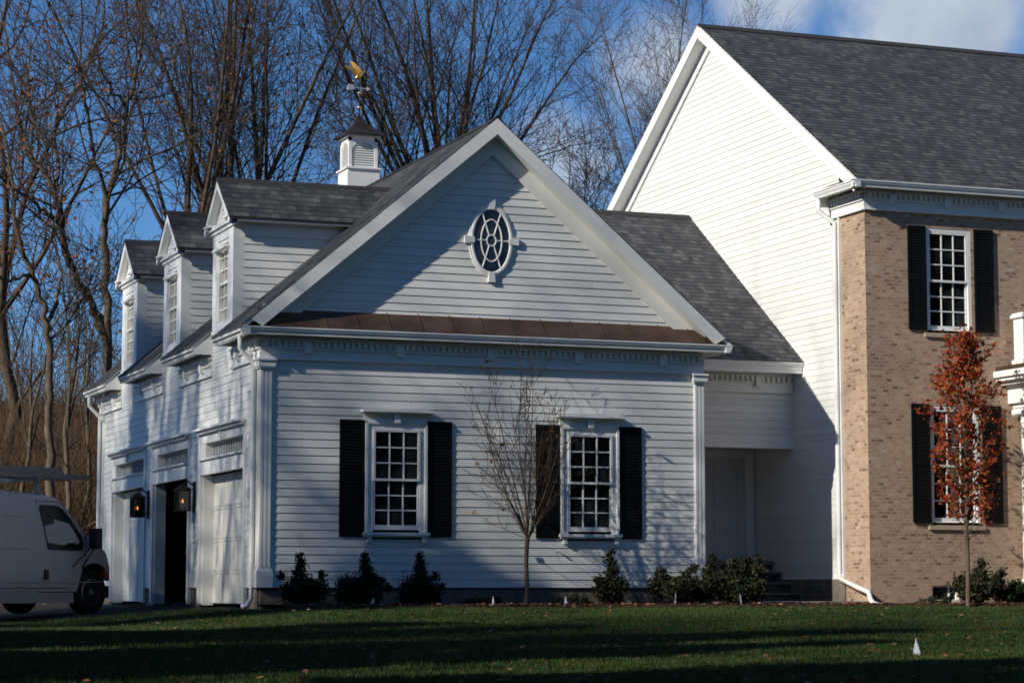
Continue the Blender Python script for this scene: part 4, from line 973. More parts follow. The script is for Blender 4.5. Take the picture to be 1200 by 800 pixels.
# ------------------------------------------------------------------ plants
def leaves(centres, size, normal_jit=1.0, aspect=1.6, up=0.0, seed=0):
    """one small folded leaf (two triangles as a quad) per centre"""
    g = np.random.default_rng(seed); n = len(centres); C_ = np.asarray(centres)
    a = g.normal(size=(n, 3)); a[:, 2] += up; a /= np.linalg.norm(a, axis=1)[:, None]
    b = np.cross(a, g.normal(size=(n, 3))); b /= np.linalg.norm(b, axis=1)[:, None]
    s = size*(.6+.8*g.random(n))[:, None]
    V = np.stack([C_-a*s*aspect*.5, C_+b*s*.5, C_+a*s*aspect*.5, C_-b*s*.5], 1).reshape(-1, 3)
    F = np.arange(4*n).reshape(n, 4); return V, F
def shrub(label, x, y, h, w, kind, cat='shrub', seed=0, lobes=6, n=1500, leader=0, size=.035, mt='yew'):
    g = np.random.default_rng(seed+100); z0 = gz(x, -1.5)+.02
    P = thing(kind, label, cat, (x, y, z0))
    m = MB(); blobs = []
    for k in range(lobes):
        a = 2*math.pi*k/lobes+g.normal()*.4; r = w*.5*(.45+.3*g.random()); hh = h*(.22+.35*g.random())*(.75 if leader else 1.1)
        c = np.array([x+r*math.cos(a), y+r*math.sin(a)*.8, z0+hh]); blobs.append((c, w*.22*(.7+.5*g.random()), h*.17*(.8+.5*g.random())))
        m.tube([(x, y, z0-.05), (x+r*.4*math.cos(a), y+r*.4*math.sin(a), z0+hh*.5), tuple(c)], [.014, .010, .004], 5)
    blobs.append((np.array([x, y, z0+h*.33]), w*.30, h*.28))
    if leader:
        lx = x+leader*w*.1
        for k in range(5): blobs.append((np.array([lx+g.normal()*.02, y, z0+h*(.5+.11*k)]), w*(.17-.026*k), h*.085))
        m.tube([(x, y, z0), (lx, y, z0+h*.6), (lx, y, z0+h*.98)], [.018, .012, .004], 5)
    for k in range(9):
        a = g.random()*6.28; rr = w*.5*(.7+.35*g.random()); zt = z0+h*(.2+.6*g.random())*(.8 if leader else 1.15); blobs.append((np.array([x+rr*math.cos(a), y+rr*math.sin(a)*.8, zt]), .06, .06))
        m.tube([(x, y, z0+h*.15), (x+rr*.6*math.cos(a), y+rr*.5*math.sin(a), z0+(zt-z0)*.7), (x+rr*math.cos(a), y+rr*math.sin(a)*.8, zt+.03)], [.010, .006, .003], 4)
    tot = sum(b[1]**2*b[2] for b in blobs)
    pts = []
    for c, rx, rz in blobs:
        k = int(n*(rx*rz)**.8/sum((b[1]*b[2])**.8 for b in blobs)); d = g.normal(size=(k, 3)); d /= np.linalg.norm(d, axis=1)[:, None]; d *= (g.random(k)**.4)[:, None]*(1+.25*g.normal(size=k))[:, None]
        pts.append(c+d*np.array([rx, rx*.9, rz]))
    pts = np.concatenate(pts); pts = pts[pts[:, 2] > z0+.02]
    V, F = leaves(np.repeat(pts, 2, 0)+g.normal(size=(2*len(pts), 3))*size*.5, size*.68, seed=seed)
    m.build('stems', M_['bark'], P)
    np_mesh('foliage', V, F, M_[mt], P)
shrub('dark yew with a short off-centre leader beside the left corner pilaster', .48, -.72, .78, .74, 'shrub', seed=1, leader=-.6, n=4200)
shrub('broad dark yew under the left-hand end of the first white window sill', 1.35, -.70, .80, .78, 'shrub', seed=2, leader=.6, n=4400)
shrub('dark yew with a thin pointed leader under the right-hand end of the first sill', 2.22, -.72, .80, .76, 'shrub', seed=3, leader=.3, n=4200)
shrub('tall narrow leafy shrub with reddish tips under the second white window', 5.36, -.62, .88, .46, 'shrub', seed=4, lobes=5, n=1500, leader=-.3, size=.05, mt='holly')
shrub('loose bronze-green shrub at the foot of the right corner pilaster', 6.48, -.72, .68, .92, 'shrub', seed=5, lobes=8, n=3200, size=.052, mt='holly')
shrub('full dark shrub in front of the stoop and breezeway door', 7.50, -.62, .82, 1.0, 'shrub', seed=6, lobes=9, n=4200, size=.048, mt='holly')
shrub('olive rounded shrub right of the young red tree trunk', 11.60, -1.02, .78, .80, 'shrub', seed=7, lobes=8, n=3400, size=.05, mt='holly')
shrub('low dark shrub against the portico at the right edge', 12.32, -1.05, .52, .74, 'shrub', seed=8, lobes=7, n=2000, size=.042, mt='yew')
shrub('small low evergreen tuft left of the young bare tree', 3.30, -.55, .16, .52, 'ground_cover_plant', 'plant', 9, 6, 420, size=.035)
shrub('small low evergreen tuft right of the young bare tree', 4.70, -.62, .17, .56, 'ground_cover_plant', 'plant', 10, 6, 420, size=.035)
shrub('low spreading evergreen tuft left of the basement window', 10.86, -.95, .15, .55, 'ground_cover_plant', 'plant', 11, 6, 420, size=.035)

# white landscape markers
def marker(x, y, h, w, lean, label, lawn=False):
    z = gz(x, y if lawn else -1.5)+(.03 if not lawn else 0)
    P = thing('landscape_marker', label, 'marker', (x, y, z), .3, 'white landscape markers')
    m = MB(); a, b, c = Vector((x-w/2, y-.03, z)), Vector((x+w/2, y+.0, z)), Vector((x+lean, y, z+h)); d = Vector((x+w*.1, y-w*.5, z)); e = Vector((x, y+w*.5, z))
    m.add([a, d, b, e, c+Vector((-.008, 0, 0)), c+Vector((.008, 0, 0)), c+Vector((0, .008, 0))], [(0, 1, 4), (1, 2, 5), (1, 5, 4), (2, 3, 6), (2, 6, 5), (3, 0, 4), (3, 4, 6), (4, 5, 6), (3, 2, 1, 0)])
    m.build('panel', M_['marker'], P)
    m = MB(); m.tube([(x, y, z-.05), (x+lean, y, z+h+.02)], .005, 5); m.build('stake', M_['marker'], P)
marker(1.37, -1.15, .12, .10, .03, 'small white marker in front of the middle of the three left yews')
marker(3.26, -1.10, .13, .07, .0, 'faint white marker left of the young bare tree')
marker(4.42, -1.10, .14, .10, -.01, 'white marker right of the young bare tree')
marker(6.22, -1.05, .21, .06, .02, 'thin white marker in front of the bronze-green shrub')
marker(7.32, -1.10, .16, .05, -.02, 'thin white marker at the start of the flagstone path')
marker(3.71, -12.35, .155, .13, -.005, 'white pointed marker standing alone on the lawn', True)

# ---- woody plants: recursive limbs swept into tubes
def tube_np(pl, sides):
    Vs, Fs = [], []; base = 0
    ang = np.arange(sides)*2*np.pi/sides; ca, sa = np.cos(ang), np.sin(ang)
    by = {}
    for p, r in pl: by.setdefault(len(p), []).append((p, r))
    for n, lst in by.items():
        Pn = np.array([p for p, _ in lst]); Rn = np.array([r for _, r in lst])
        T = np.empty_like(Pn); T[:, 1:-1] = Pn[:, 2:]-Pn[:, :-2]; T[:, 0] = Pn[:, 1]-Pn[:, 0]; T[:, -1] = Pn[:, -1]-Pn[:, -2]
        T /= np.linalg.norm(T, axis=2)[..., None]+1e-9
        ref = np.tile(np.array([.31, .95, .05]), (len(lst), 1)); bad = np.abs((T[:, 0]*ref).sum(1)) > .85; ref[bad] = (.95, -.1, .3)
        A = np.cross(T, ref[:, None, :]); A /= np.linalg.norm(A, axis=2)[..., None]+1e-9; B = np.cross(T, A)
        V = Pn[:, :, None, :]+Rn[:, :, None, None]*(A[:, :, None, :]*ca[None, None, :, None]+B[:, :, None, :]*sa[None, None, :, None])
        k = len(lst); idx = base+np.arange(k*n*sides).reshape(k, n, sides)
        a = idx[:, :-1]; b = idx[:, 1:]
        F = np.stack([a, np.roll(a, -1, 2), np.roll(b, -1, 2), b], -1).reshape(-1, 4)
        Vs.append(V.reshape(-1, 3)); Fs.append(F); base += k*n*sides
    return np.concatenate(Vs), np.concatenate(Fs)
def grow(g, levels, p, d, L, r, spec, lev=0, out=None, tips=None):
    """spec per level: (segments, wobble, up-pull, children, first child t, angle, length ratio, radius ratio)"""
    seg, wob, upp, nch, t0, ang, lr, rr = spec[lev]
    pts = [p]; rad = [r]; dd = d/np.linalg.norm(d); ds = []
    for i in range(seg):
        dd = dd+g.normal(size=3)*wob+np.array([0, 0, upp]); dd /= np.linalg.norm(dd)
        p = p+dd*L/seg; pts.append(p); ds.append(dd); t = (i+1)/seg
        rad.append(r*(1-t*.72) if lev < levels-1 else r*(1-.6*t))
    out[lev].append((np.array(pts), np.array(rad)))
    if lev == levels-1:
        if tips is not None: tips.append(pts[-1]); tips.append(pts[len(pts)//2])
        return
    k = max(1, int(round(nch*(.8+.4*g.random())))); rot = g.random()*6.28
    for c in range(k):
        t = t0+(1-t0)*(c+.6*g.random()+.2)/k; t = min(t, .995); i = min(int(t*seg), seg-1); q = pts[i]+(pts[i+1]-pts[i])*(t*seg-i); b = ds[i]
        a = np.cross(b, [.3, .5, .8]); a /= np.linalg.norm(a); e = np.cross(b, a); rot += 2.4+g.normal()*.5
        an = R(ang)*(.65+.6*g.random()); nd = b*math.cos(an)+(a*math.cos(rot)+e*math.sin(rot))*math.sin(an)
        rl = L*lr*(1.12-.62*(t-t0)/(1-t0+1e-6))*(.75+.5*g.random()); rad_here = r*(1-t*.55)
        grow(g, levels, q, nd, rl, max(rad_here*rr, .004), spec, lev+1, out, tips)
    # the limb carries on as a finer one
    grow(g, levels, pts[-1], ds[-1], L*lr*.9, max(rad[-1]*.85, .004), spec, lev+1, out, tips)
def tree_meshes(seed, H, spec, r0, stems=((0, 0, 1.0),), sides=(8, 6, 4, 3, 3), trunk_levels=2, leaf=0, leaf_size=.11, minr=.008):
    g = np.random.default_rng(seed); out = [[] for _ in spec]; tips = []
    for (ax, ay, ls) in stems:
        grow(g, len(spec), np.array([ax*.15, ay*.15, -.15]), np.array([ax, ay, 1.0]), H*ls, r0*(ls**.5), spec, 0, out, tips)
    T, Cn = [], []
    vb = 0; Vt, Ft, Vc, Fc = [], [], [], []; bt = bc = 0
    for l, pl in enumerate(out):
        pl = [(p, np.maximum(r, minr)) for p, r in pl]
        V, F = tube_np(pl, sides[min(l, len(sides)-1)])
        if l < trunk_levels: Vt.append(V); Ft.append(F+bt); bt += len(V)
        else: Vc.append(V); Fc.append(F+bc); bc += len(V)
    res = [(np.concatenate(Vt), np.concatenate(Ft)), (np.concatenate(Vc), np.concatenate(Fc))]
    if leaf:
        tp = np.array(tips); n = min(leaf, len(tp)); tp = tp[g.choice(len(tp), n, replace=False)]+g.normal(size=(n, 3))*.06
        res.append(leaves(tp, leaf_size, seed=seed))
    return res
def arche(name, res, bark, twig, leafm=None):
    ms = []
    for nm, (V, F), mt in zip(('trunk', 'crown', 'dead_leaves'), res, (bark, twig, leafm)):
        o = np_mesh(nm, V, F, mt, smooth=True); ms.append((nm, o.data)); bpy.data.objects.remove(o)
    return ms
def place_tree(ms, label, x, y, sc=1.0, rz=0, kind='bare_tree', group=None, cat='tree', lean=(0, 0), sz=None):
    P = thing(kind, label, cat, (x, y, gz(x, y)-.03), rz, group); P.scale = (sc, sc, sz or sc); P.rotation_euler = (lean[0], lean[1], rz)
    for nm, me in ms:
        o = bpy.data.objects.new(nm, me); COL.objects.link(o); o.parent = P
    return P
# per level: segments, wobble, up-pull, children, first t, angle, length ratio, radius ratio
SP_L = [(8, .045, .006, 8, .10, 34, .36, .36), (6, .085, .03, 7, .15, 38, .50, .46), (5, .12, .03, 6, .15, 40, .52, .60), (4, .14, .02, 0, 0, 0, 0, 0)]
SP_O = [(8, .10, .02, 7, .25, 44, .48, .45), (7, .16, .06, 6, .2, 42, .52, .55), (5, .18, .06, 5, .15, 40, .5, .6), (4, .18, .05, 4, .1, 42, .5, .7), (3, .18, .03, 0, 0, 0, 0, 0)]
def limb_tree(seed, fork, r0, limbs, L, spread, spec=SP_L, leaf=0, leaf_size=.07, minr=.0055, lowlimbs=3, wander=.3):
    """a trunk that divides at height `fork` into `limbs` ascending limbs, with a few lower boughs"""
    g = np.random.default_rng(seed); out = [[] for _ in range(len(spec)+1)]; tips = []
    n = 7; pts = np.stack([np.cumsum(np.r_[0, g.normal(size=n-1)*wander*.3]), np.cumsum(np.r_[0, g.normal(size=n-1)*wander*.3]), np.linspace(-.2, fork, n)], 1)
    rad = np.linspace(r0*1.15, r0*.82, n); rad[0] = r0*1.5; out[0].append((pts, rad))
    sub = out[1:]
    for k in range(limbs):
        a = k*2.399+g.normal()*.25; sp = spread*((k+.4)/limbs)**.75; d = np.array([math.cos(a)*sp, math.sin(a)*sp*.9, 1.0])
        grow(g, len(spec), pts[-1]+np.array([0, 0, -.9*g.random()*(k > 1)]), d, L*(.8+.3*g.random()), r0*(.62 if k < 2 else .30+.22*g.random()), spec, 0, sub, tips)
    for k in range(lowlimbs):
        a = g.random()*6.28; t = .35+.5*g.random(); i = int(t*(n-1)); d = np.array([math.cos(a), math.sin(a), .75]); grow(g, len(spec), pts[i], d, L*.5, r0*.25, spec, 0, sub, tips)
    return pack(out, tips, g, seed, leaf, leaf_size, minr, 2)
def path_tree(seed, base, paths, spec, L, leaf=0, leaf_size=.07, minr=.0062):
    """a tree whose trunk and main limbs follow given paths [(points, radii)], boughs grown along them"""
    g = np.random.default_rng(seed); out = [[] for _ in range(len(spec)+1)]; tips = []; sub = out[1:]
    for pts, rad, t0 in paths:
        pts = np.array(pts, float)-base; m = 5*(len(pts)-1)+1; u = np.linspace(0, len(pts)-1, m); ii = np.arange(len(pts))
        P_ = np.stack([np.interp(u, ii, pts[:, k]) for k in range(3)], 1)
        for _ in range(3): P_[1:-1] = (P_[:-2]+2*P_[1:-1]+P_[2:])/4
        P_[1:-1] += g.normal(size=(m-2, 3))*.028; R_ = np.interp(u, ii, rad)*(1+.10*g.normal(size=m)); out[0].append((P_, R_)); ln = np.linalg.norm(np.diff(pts, axis=0), axis=1).sum(); k = int(ln*(1-t0)*1.7)
        for c in range(k):
            t = t0+(1-t0)*(c+g.random())/k; i = min(int(t*(m-1)), m-2); d = P_[i+1]-P_[i]; d /= np.linalg.norm(d); nd = d+g.normal(size=3)*.62+np.array([0, 0, .25]); grow(g, len(spec), P_[i], nd, L*(1.1-.6*t)*(.5+.7*g.random()), max(R_[i]*.42, .016), spec, 0, sub, tips)
        grow(g, len(spec), P_[-1], P_[-1]-P_[-2], L*.8, R_[-1]*.9, spec, 0, sub, tips)
    return pack(out, tips, g, seed, leaf, leaf_size, minr, 2)
def pack(out, tips, g, seed, leaf, leaf_size, minr, trunk_levels, sides=(9, 6, 5, 4, 3, 3)):
    Vt, Ft, Vc, Fc = [], [], [], []; bt = bc = 0
    for l, pl in enumerate(out):
        if not pl: continue
        V, F = tube_np([(p, np.maximum(r, minr)) for p, r in pl], sides[l])
        if l < trunk_levels: Vt.append(V); Ft.append(F+bt); bt += len(V)
        else: Vc.append(V); Fc.append(F+bc); bc += len(V)
    res = [(np.concatenate(Vt), np.concatenate(Ft)), (np.concatenate(Vc), np.concatenate(Fc))]
    if leaf:
        tp = np.array(tips); n = min(leaf, len(tp)); tp = tp[g.choice(len(tp), n, replace=False)]+g.normal(size=(n, 3))*.06; res.append(leaves(tp, leaf_size, seed=seed))
    return res
A_vase = arche('vase', limb_tree(11, 10.3, .20, 15, 7.8, .80), M_['bark'], M_['twig'])
A_clump = arche('clump', limb_tree(22, 8.2, .16, 6, 8.6, .66, leaf=450, lowlimbs=3), M_['bark'], M_['twig'], M_['dead'])
A_tall = arche('tall', limb_tree(23, 8.5, .11, 5, 9.0, .5, lowlimbs=5), M_['bark'], M_['twig'])
A_oak = arche('oak', limb_tree(31, 6.5, .155, 6, 7.5, .75, SP_O[1:], leaf=500, wander=.6), M_['bark'], M_['twig'], M_['dead'])
A_oak2 = arche('oak2', limb_tree(37, 5.5, .12, 6, 6.5, .6, SP_O[1:], leaf=300, wander=.6), M_['bark'], M_['twig'], M_['dead'])
A_pale = arche('pale', limb_tree(41, 9.5, .085, 6, 8.5, .55), M_['bark_l'], M_['twig_l'])
A_small = arche('small', limb_tree(47, 5.2, .08, 8, 5.5, .8), M_['bark'], M_['twig'])
SP_U = SP_L
A_fork = A_oak
def px(xp, y):   # x on the line of sight of pixel column xp (1200-wide photograph) at depth y: used once to read positions off the photograph
    t = math.tan(YAW+math.atan((xp-600)/2750*math.cos(PITCH*.5))); return CAM.x+(y-CAM.y)*t
def at(xp, yp, y):
    x = px(xp, y); d = math.hypot(x-CAM.x, y-CAM.y)*math.cos(math.atan((xp-600)/2750)); return [x, y, (690-yp)/2765*d]
def pt(label, Y0, paths, seed, L, spec, bark='bark', leaf=400):
    ps = []
    for path, r0, r1, t0 in paths:
        pts = [at(a, b, Y0+dy) for a, b, dy in path]; ps.append((pts, .52*np.linspace(r0, r1, len(pts)), t0))
    bx, by = ps[0][0][0][:2]; base = np.array([bx, by, gz(bx, by)-.03]); ps[0][0].insert(0, [bx, by, base[2]-.2]); ps[0] = (ps[0][0], np.r_[ps[0][1][0]*1.3, ps[0][1]], ps[0][2])
    ms = arche('t', path_tree(seed, base, ps, spec, L, leaf), M_[bark], M_['twig'], M_['dead'])
    place_tree(ms, label, bx, by, group='bare trees behind the house')
pt('crooked bare tree leaning left with snaking thick limbs, left of the far dormer', 19, [
    ([(128, 430, 0), (112, 370, .3), (90, 335, .1), (72, 300, -.3), (66, 262, -.6), (62, 235, -.7), (50, 205, -.5), (30, 185, 0), (16, 150, .5), (6, 100, .8)], .21, .06, .35),
    ([(66, 262, -.6), (40, 240, -1.2), (10, 215, -1.8), (-30, 190, -2.2)], .10, .04, .2), ([(58, 218, -.6), (64, 190, -.2), (52, 150, .4), (60, 110, .8), (48, 50, 1.2)], .09, .03, .2)], 101, 3.6, SP_O[2:], leaf=420)
pt('dark bare tree forking in a tall Y behind the far dormer', 21, [
    ([(124, 430, 0), (119, 330, .1), (119, 270, .0), (119, 226, 0), (132, 185, .3), (140, 150, .5), (141, 115, .4), (150, 85, .3), (158, 40, .3), (150, -30, .4)], .20, .06, .3),
    ([(119, 228, 0), (104, 185, -.4), (94, 130, -.8), (84, 80, -1.0), (86, 10, -1.2)], .11, .04, .15), ([(141, 118, .4), (112, 85, 0), (98, 40, -.3), (104, -20, -.4)], .08, .03, .1)], 102, 4.2, SP_O[2:], leaf=420)
pt('stout grey bare trunk directly behind the van with limbs spreading high', 16.5, [
    ([(58, 545, 0), (54, 480, 0), (56, 420, .1), (50, 370, .1), (36, 330, 0), (20, 290, -.2), (10, 250, -.3), (4, 200, -.2)], .17, .07, .4),
    ([(52, 375, .1), (66, 340, .3), (64, 300, .5), (54, 270, .6)], .09, .04, .2), ([(30, 318, 0), (6, 330, -.6), (-30, 300, -1)], .08, .04, .2)], 103, 3.2, SP_O[2:], 'bark_l', 260)
TREES = [
 (A_clump, 196, 26, 1.05, 4.0, 'tall many-limbed bare tree rising above the middle dormer peak'),
 (A_clump, 243, 28, 1.10, 2.4, 'many-limbed bare tree with rusty leaves just left of the near dormer peak'),
 (A_clump, 302, 28, 1.05, 5.2, 'bare tree with rusty top leaves above the near dormer roof'),
 (A_vase, 514, 27, 1.0, .6, 'great vase-shaped bare tree spreading above the garage peak'),
 (A_pale, 412, 38, 1.05, 1.3, 'fine pale bare tree behind the gilded weathervane'),
 (A_small, 672, 30, 1.12, 4.3, 'short spreading bare tree between the garage peak and the tall gable'),
 (A_small, 708, 32, 1.05, 1.1, 'small bare tree beside the lower end of the tall gable rake'),
 (A_pale, 765, 42, 1.12, 2.2, 'pale bare tree whose top reaches above the tall gable rake'),
 (A_pale, 838, 46, 1.02, 5.0, 'pale bare tree top showing just over the main ridge'),
 (A_oak, 18, 30, 1.15, 2.5, 'distant bare tree with clinging leaves at the upper left corner'),
]
for ms, xp, y, sc, rz, lab in TREES: place_tree(ms, lab, px(xp, y), y, sc, rz, group='bare trees behind the house')
# slender young trees along the wood edge at the left
A_sap = arche('sapling', limb_tree(61, 4.0, .055, 4, 3.2, .3, SP_L[1:], wander=.2), M_['bark_l'], M_['twig'])
for k, (xp, y, sc, lab) in enumerate(((76, 18.5, 1.15, 'pale slim young tree just behind the van ladder'), (22, 20, 1.0, 'thin leaning sapling behind the van roof at the left'), (100, 25, 1.1, 'thin sapling at the wood edge beside the garage eave'))):
    place_tree(A_sap, lab, px(xp, y), y, sc, k*2.1, group='saplings at the wood edge', kind='sapling', lean=(0, (-1)**k*.06))
def brush():
    g = np.random.default_rng(5); pl = []; 
    for i in range(5200):
        y = 24+36*g.random()**1.3; x = px(-60+330*g.random()**1.2, y); z = gz(x, y); h = (1.4+4.2*g.random()**1.6)*(1+.02*(y-24)); d = np.array([g.normal()*.25, g.normal()*.25, 1.0])
        p = np.array([x, y, z-.1]); pts = [p]
        for s in range(4): d = d+np.array([g.normal()*.28, g.normal()*.28, .05]); p = p+d/np.linalg.norm(d)*h/4; pts.append(p)
        r = .010+.014*g.random(); pl.append((np.array(pts), np.linspace(r, r*.35, 5)))
        for c in range(3):
            q = pts[1+c]; e = d+g.normal(size=3)*.7; e /= np.linalg.norm(e); pl.append((np.array([q, q+e*h*.16, q+e*h*.28+np.array([0, 0, h*.05])]), np.array([r*.6, r*.5, r*.3])))
    V, F = tube_np(pl, 3); o = np_mesh('undergrowth', V, F, M_['brush'], smooth=True)
    tag(o, 'tangled brown brush and twigs filling the wood edge behind the van', 'undergrowth', kind='stuff')
brush()

# trees beyond the left edge that throw the broken shade on walls and lawn
A_ever = None
def evergreen(seed):
    g = np.random.default_rng(seed); H = 9.0; pts = []; m = []
    for k in range(46):
        z = .8+8.0*k/46; r = 2.3*(1-z/H)**.8+.15
        for b in range(7):
            a = g.random()*6.28; rr = r*(.7+.4*g.random()); n = int(52*rr/2+10); t = g.random(n)**.7
            pts.append(np.stack([math.cos(a)*rr*t+g.normal(size=n)*.12, math.sin(a)*rr*t+g.normal(size=n)*.12, z-.25*rr*t+g.normal(size=n)*.10], 1))
    V, F = leaves(np.concatenate(pts), .22, seed=seed, aspect=2.0)
    tv, tf = tube_np([(np.array([[0, 0, -.1], [0, .05, 4], [.03, 0, 8.8]]), np.array([.16, .10, .02]))], 8)
    return [(tv, tf), (V, F)]
A_ever = arche('evergreen', evergreen(3), M_['bark'], M_['evergreen'])
def sunpos(D, sp): return (-.9553*D+.2961*sp, -.2961*D-.9553*sp)     # D metres towards the sun, sp metres across the light
SHADE = []
for k, ms, D, sp, sc, sz in (
    ('ever', A_ever, 22, 1.2, 1.10, 1.70), ('ever', A_ever, 22, -8.2, .95, 2.15),
    ('ever', A_ever, 14, -3.5, 1.0, .96), ('ever', A_ever, 13.5, -4.5, 1.1, .95), ('ever', A_ever, 14, -5.5, 1.1, .98), ('ever', A_ever, 13.5, -6.6, 1.1, .95),
    ('bare', A_oak, 18, .5, 1, 1), ('bare', A_tall, 24, -1.2, 1.15, 1.15), ('bare', A_clump, 22, -4.0, 1.1, 1.1), ('bare', A_oak2, 20, -5.6, 1.1, 1.1), ('bare', A_vase, 25, -7.0, 1.15, 1.15), ('bare', A_clump, 23, -9.2, 1.15, 1.15), ('bare', A_clump, 28, -10.8, 1.2, 1.2),
    ('ever', A_ever, 17, 5.8, .75, 1.05), ('ever', A_ever, 20, 7.2, .7, 1.30), ('ever', A_ever, 16, 9.6, .75, 1.25), ('ever', A_ever, 19, 11.2, .75, 1.3), ('ever', A_ever, 15, 14.3, .7, 1.2), ('ever', A_ever, 21, 15.6, .7, 1.4), ('ever', A_ever, 16, 16.6, .9, 1.5), ('ever', A_ever, 22, 18.8, 1.1, 1.7),
    ('bare', A_vase, 23, 8.0, .9, .9), ('bare', A_oak, 27, 12.0, 1.0, 1.0), ('bare', A_clump, 28, 17, 1.0, 1.0)):
    x, y = sunpos(D, sp); SHADE.append((k, ms, x, y, sc, sz))
for i, (k, ms, x, y, sc, sz) in enumerate(SHADE):
    rz = i*1.3
    if k == 'bare': place_tree(ms, 'bare shade tree standing beyond the left edge of the lawn', x, y, sc, rz, group='bare trees left of the lawn', sz=sz)
    else: place_tree(ms, 'dense evergreen standing beyond the left edge of the lawn', x, y, sc, rz, kind='evergreen_tree', group='evergreens left of the lawn', sz=sz)

# unseen trees added behind the camera to cut sky fill and darken the panes
g_ = np.random.default_rng(77)
for i in range(26):
    x = -34+4.4*i+g_.normal()*1.0; y = -50-11*(i % 2)-3*g_.random()
    if i % 5 != 3: place_tree(A_ever, 'unseen evergreen added behind the viewer to cut the sky light', x, y, 1.6+.3*g_.random(), g_.random()*6, kind='evergreen_tree', group='added evergreens behind the viewer', sz=3.2+.7*g_.random())
    else: place_tree(A_vase, 'unseen bare tree added behind the viewer to cut the sky light', x, y, 1.1, g_.random()*6, group='added bare trees behind the viewer')

# young bare tree in the front bed
SP_Y = [(4, .03, .0, 7, .80, 22, .95, .55), (6, .06, .10, 6, .15, 26, .5, .5), (5, .10, .06, 5, .1, 30, .55, .6), (4, .13, .05, 0, 0, 0, 0, 0)]
def young_bare():
    g = np.random.default_rng(8); pl0, pl1 = [], []
    x, y = 3.93, -.72; z = gz(x, -1.5); P = thing('young_bare_tree', 'young bare ornamental tree in the front bed between the two windows', 'tree', (x, y, z))
    fork = np.array([x+.02, y, z+1.06])
    pl0.append((np.array([[x, y, z-.05], [x+.015, y, z+.35], [x+.0, y, z+.7], fork]), np.array([.042, .034, .032, .034])))
    def br(p, d, L, r, lev):
        n = 7 if lev == 0 else 5; pts = [p]; rad = [r]; ds = []
        for i in range(n):
            d = d+g.normal(size=3)*(.07 if lev < 2 else .12)+np.array([0, 0, .06]); d = d/np.linalg.norm(d); p = p+d*L/n; pts.append(p); ds.append(d); rad.append(max(r*(1-.8*(i+1)/n), .0022))
        (pl0 if lev == 0 else pl1).append((np.array(pts), np.array(rad)))
        if lev >= 3: return
        for c in range((7, 5, 2)[lev]):
            t = .12+.85*(c+g.random())/(7, 5, 2)[lev]; i = min(int(t*n), n-1); q = pts[i]; nd = ds[i]+g.normal(size=3)*.55; br(q, nd, L*(.42, .45, .5)[lev]*(1.1-.6*t)*(.7+.6*g.random()), max(rad[i]*.5, .0035), lev+1)
    for ang, sp, L in ((0, .05, 2.95), (30, .30, 2.4), (100, .2, 2.7), (165, .38, 2.3), (190, .26, 2.85), (250, .3, 2.2), (310, .4, 2.2), (345, .22, 2.8), (182, .62, 1.8), (5, .60, 1.8), (0, .42, 2.1), (178, .48, 2.2)):
        br(fork+np.array([0, 0, -.08*g.random()]), np.array([math.cos(R(ang))*sp, math.sin(R(ang))*sp*.8, 1.0]), L, .0115, 0)
    V, F = tube_np(pl0, 6); np_mesh('trunk', V, F, M_['bark'], P, True); V, F = tube_np(pl1, 4); np_mesh('crown', V, F, M_['twig'], P, True)
    tp = np.array([p[-1] for p, _ in pl1]); tp = tp[g.choice(len(tp), 26, replace=False)]; V, F = leaves(tp, .05, seed=4); np_mesh('dead_leaves', V, F, M_['dead'], P)
young_bare()
def red_tree():
    g = np.random.default_rng(18); pl0, pl1, tips = [], [], []
    x, y = 11.06, -1.55; z = gz(x, -1.5); P = thing('young_red_tree', 'slim young tree with red-orange leaves before the brick wall', 'tree', (x, y, z))
    pl0.append((np.array([[x, y, z-.05], [x+.01, y, z+.7], [x+.0, y, z+1.4], [x+.03, y, z+2.4], [x+.0, y, z+3.5], [x+.04, y, z+4.5]]), np.array([.040, .033, .030, .025, .015, .004])))
    for k in range(54):
        t = (k+.5)/54; z0 = z+1.0+3.15*t; a = k*2.4+g.normal()*.3; L = (1.18*math.sin(math.pi*min(1, .30+.68*t))**.9)*(.7+.4*g.random()); d = np.array([math.cos(a)*.7, math.sin(a)*.7, .95]); p = np.array([x+.01, y, z0]); pts = [p]
        for i in range(4): d = d+np.array([g.normal()*.12, g.normal()*.12, .14]); d /= np.linalg.norm(d); p = p+d*L/4; pts.append(p)
        pl0.append((np.array(pts), np.linspace(.010, .003, 5)))
        for c in range(7):
            i = 1+int(g.random()*3.9); i = min(i, 4); e = d+g.normal(size=3)*.7; e /= np.linalg.norm(e); q = pts[i]; l2 = .14+.2*g.random(); pl1.append((np.array([q, q+e*l2*.5, q+e*l2+np.array([0, 0, -.03])]), np.array([.004, .003, .002])))
            for s in range(13): tips.append(q+e*l2*g.random()+g.normal(size=3)*.045)
    V, F = tube_np(pl0, 6); np_mesh('trunk', V, F, M_['bark_l'], P, True); V, F = tube_np(pl1, 3); np_mesh('crown', V, F, M_['twig'], P, True)
    tips = np.array(tips); tips = tips[g.choice(len(tips), min(len(tips), 3800), replace=False)]
    V, F = leaves(tips, .049, seed=9, aspect=1.5); np_mesh('leaves', V, F, M_['red'], P)
red_tree()

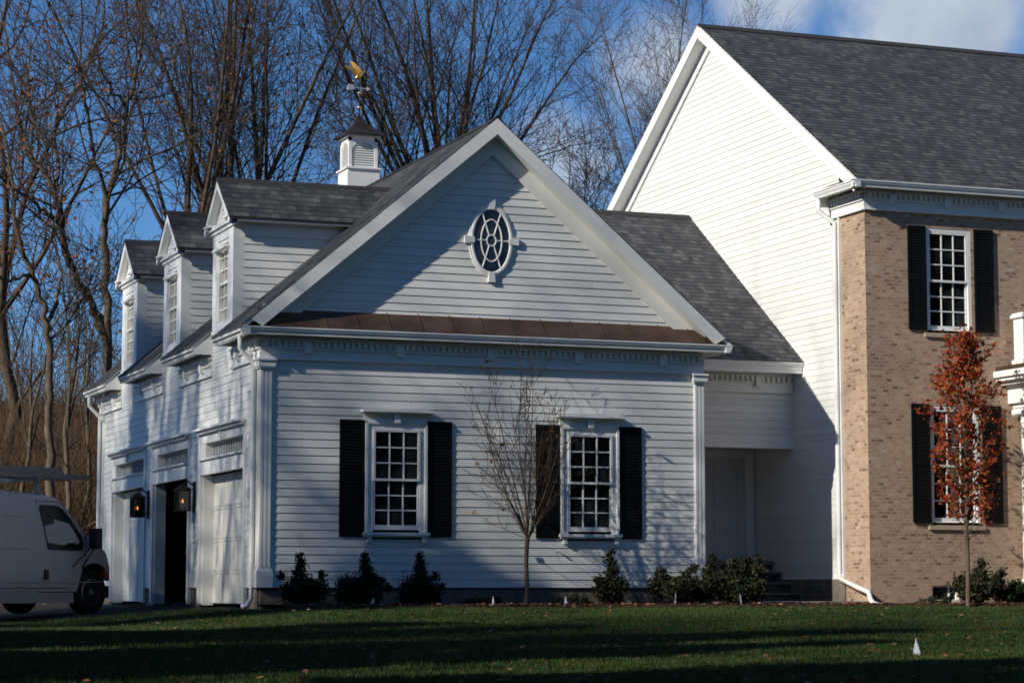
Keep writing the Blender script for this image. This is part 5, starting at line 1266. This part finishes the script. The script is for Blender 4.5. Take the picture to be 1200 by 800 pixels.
# ------------------------------------------------------------------ grass and fallen leaves
def grass():
    g = np.random.default_rng(2); n = 330000
    y = -17+15.7*g.random(n)**.9; lo = CAM.x+.15*(y-CAM.y)-.3; hi = CAM.x+.66*(y-CAM.y)+.3; x = lo+(hi-lo)*g.random(n)
    keep = (y < -1.48) | (g.random(n) < .2)
    wl = (g.random(n) < .07) & (x < 1.0); y = np.where(wl, -1.5+3.4*g.random(n), y); x = np.where(wl, -6.5+6.1*g.random(n), x); keep = keep | wl
    zf = -.31+.036*(y+1.5); zf = np.where(y > -1.5, -.31, zf)
    zf -= np.where(x < 0, .075*np.minimum(-x, 3)*np.clip(1+(y+1.5)/6, 0, 1), 0)
    x, y, zf = x[keep], y[keep], zf[keep]; n = len(x)
    tall = .6+.5*np.sin(x*1.3+y*.7)*np.sin(y*1.9-x*.4)*.5+.25*g.random(n); h = (.035+.035*g.random(n))*tall; a = g.random(n)*6.283; w = .0055+.003*g.random(n)
    lean = h*(.3+.7*g.random(n)); b = g.random(n)*6.283
    bx, by = np.cos(a)*w, np.sin(a)*w
    V = np.stack([np.stack([x-bx, y-by, zf-.005], 1), np.stack([x+bx, y+by, zf-.005], 1), np.stack([x+np.cos(b)*lean, y+np.sin(b)*lean, zf+h], 1)], 1).reshape(-1, 3)
    o = np_mesh('grass', V, np.arange(3*n).reshape(n, 3), M_['grass']); tag(o, 'short mown green lawn grass in front of the house', 'grass', kind='stuff')
    n = 650; y = -16.5+15.2*g.random(n); lo = CAM.x+.15*(y-CAM.y); hi = CAM.x+.66*(y-CAM.y); x = lo+(hi-lo)*g.random(n)**.75
    zf = np.array([gz(a_, b_) for a_, b_ in zip(x, y)])+.03+.02*g.random(n)
    n2 = 500; x2 = .3+12.2*g.random(n2); y2 = -1.55+.8*g.random(n2)**2; z2 = np.full(n2, -.31+.06)+.02*g.random(n2)
    C_ = np.stack([np.concatenate([x, x2]), np.concatenate([y, y2]), np.concatenate([zf, z2])], 1)
    V, F = leaves(C_, .058, seed=3, aspect=1.3); Vq = V.reshape(-1, 4, 3); cz = Vq[:, :, 2].mean(1, keepdims=True); Vq[:, :, 2] = cz+(Vq[:, :, 2]-cz)*.35
    o = np_mesh('fallen_leaves', Vq.reshape(-1, 3), F, M_['fallen']); tag(o, 'rust-coloured fallen leaves scattered over the lawn and bed', 'fallen leaves', kind='stuff')
grass()
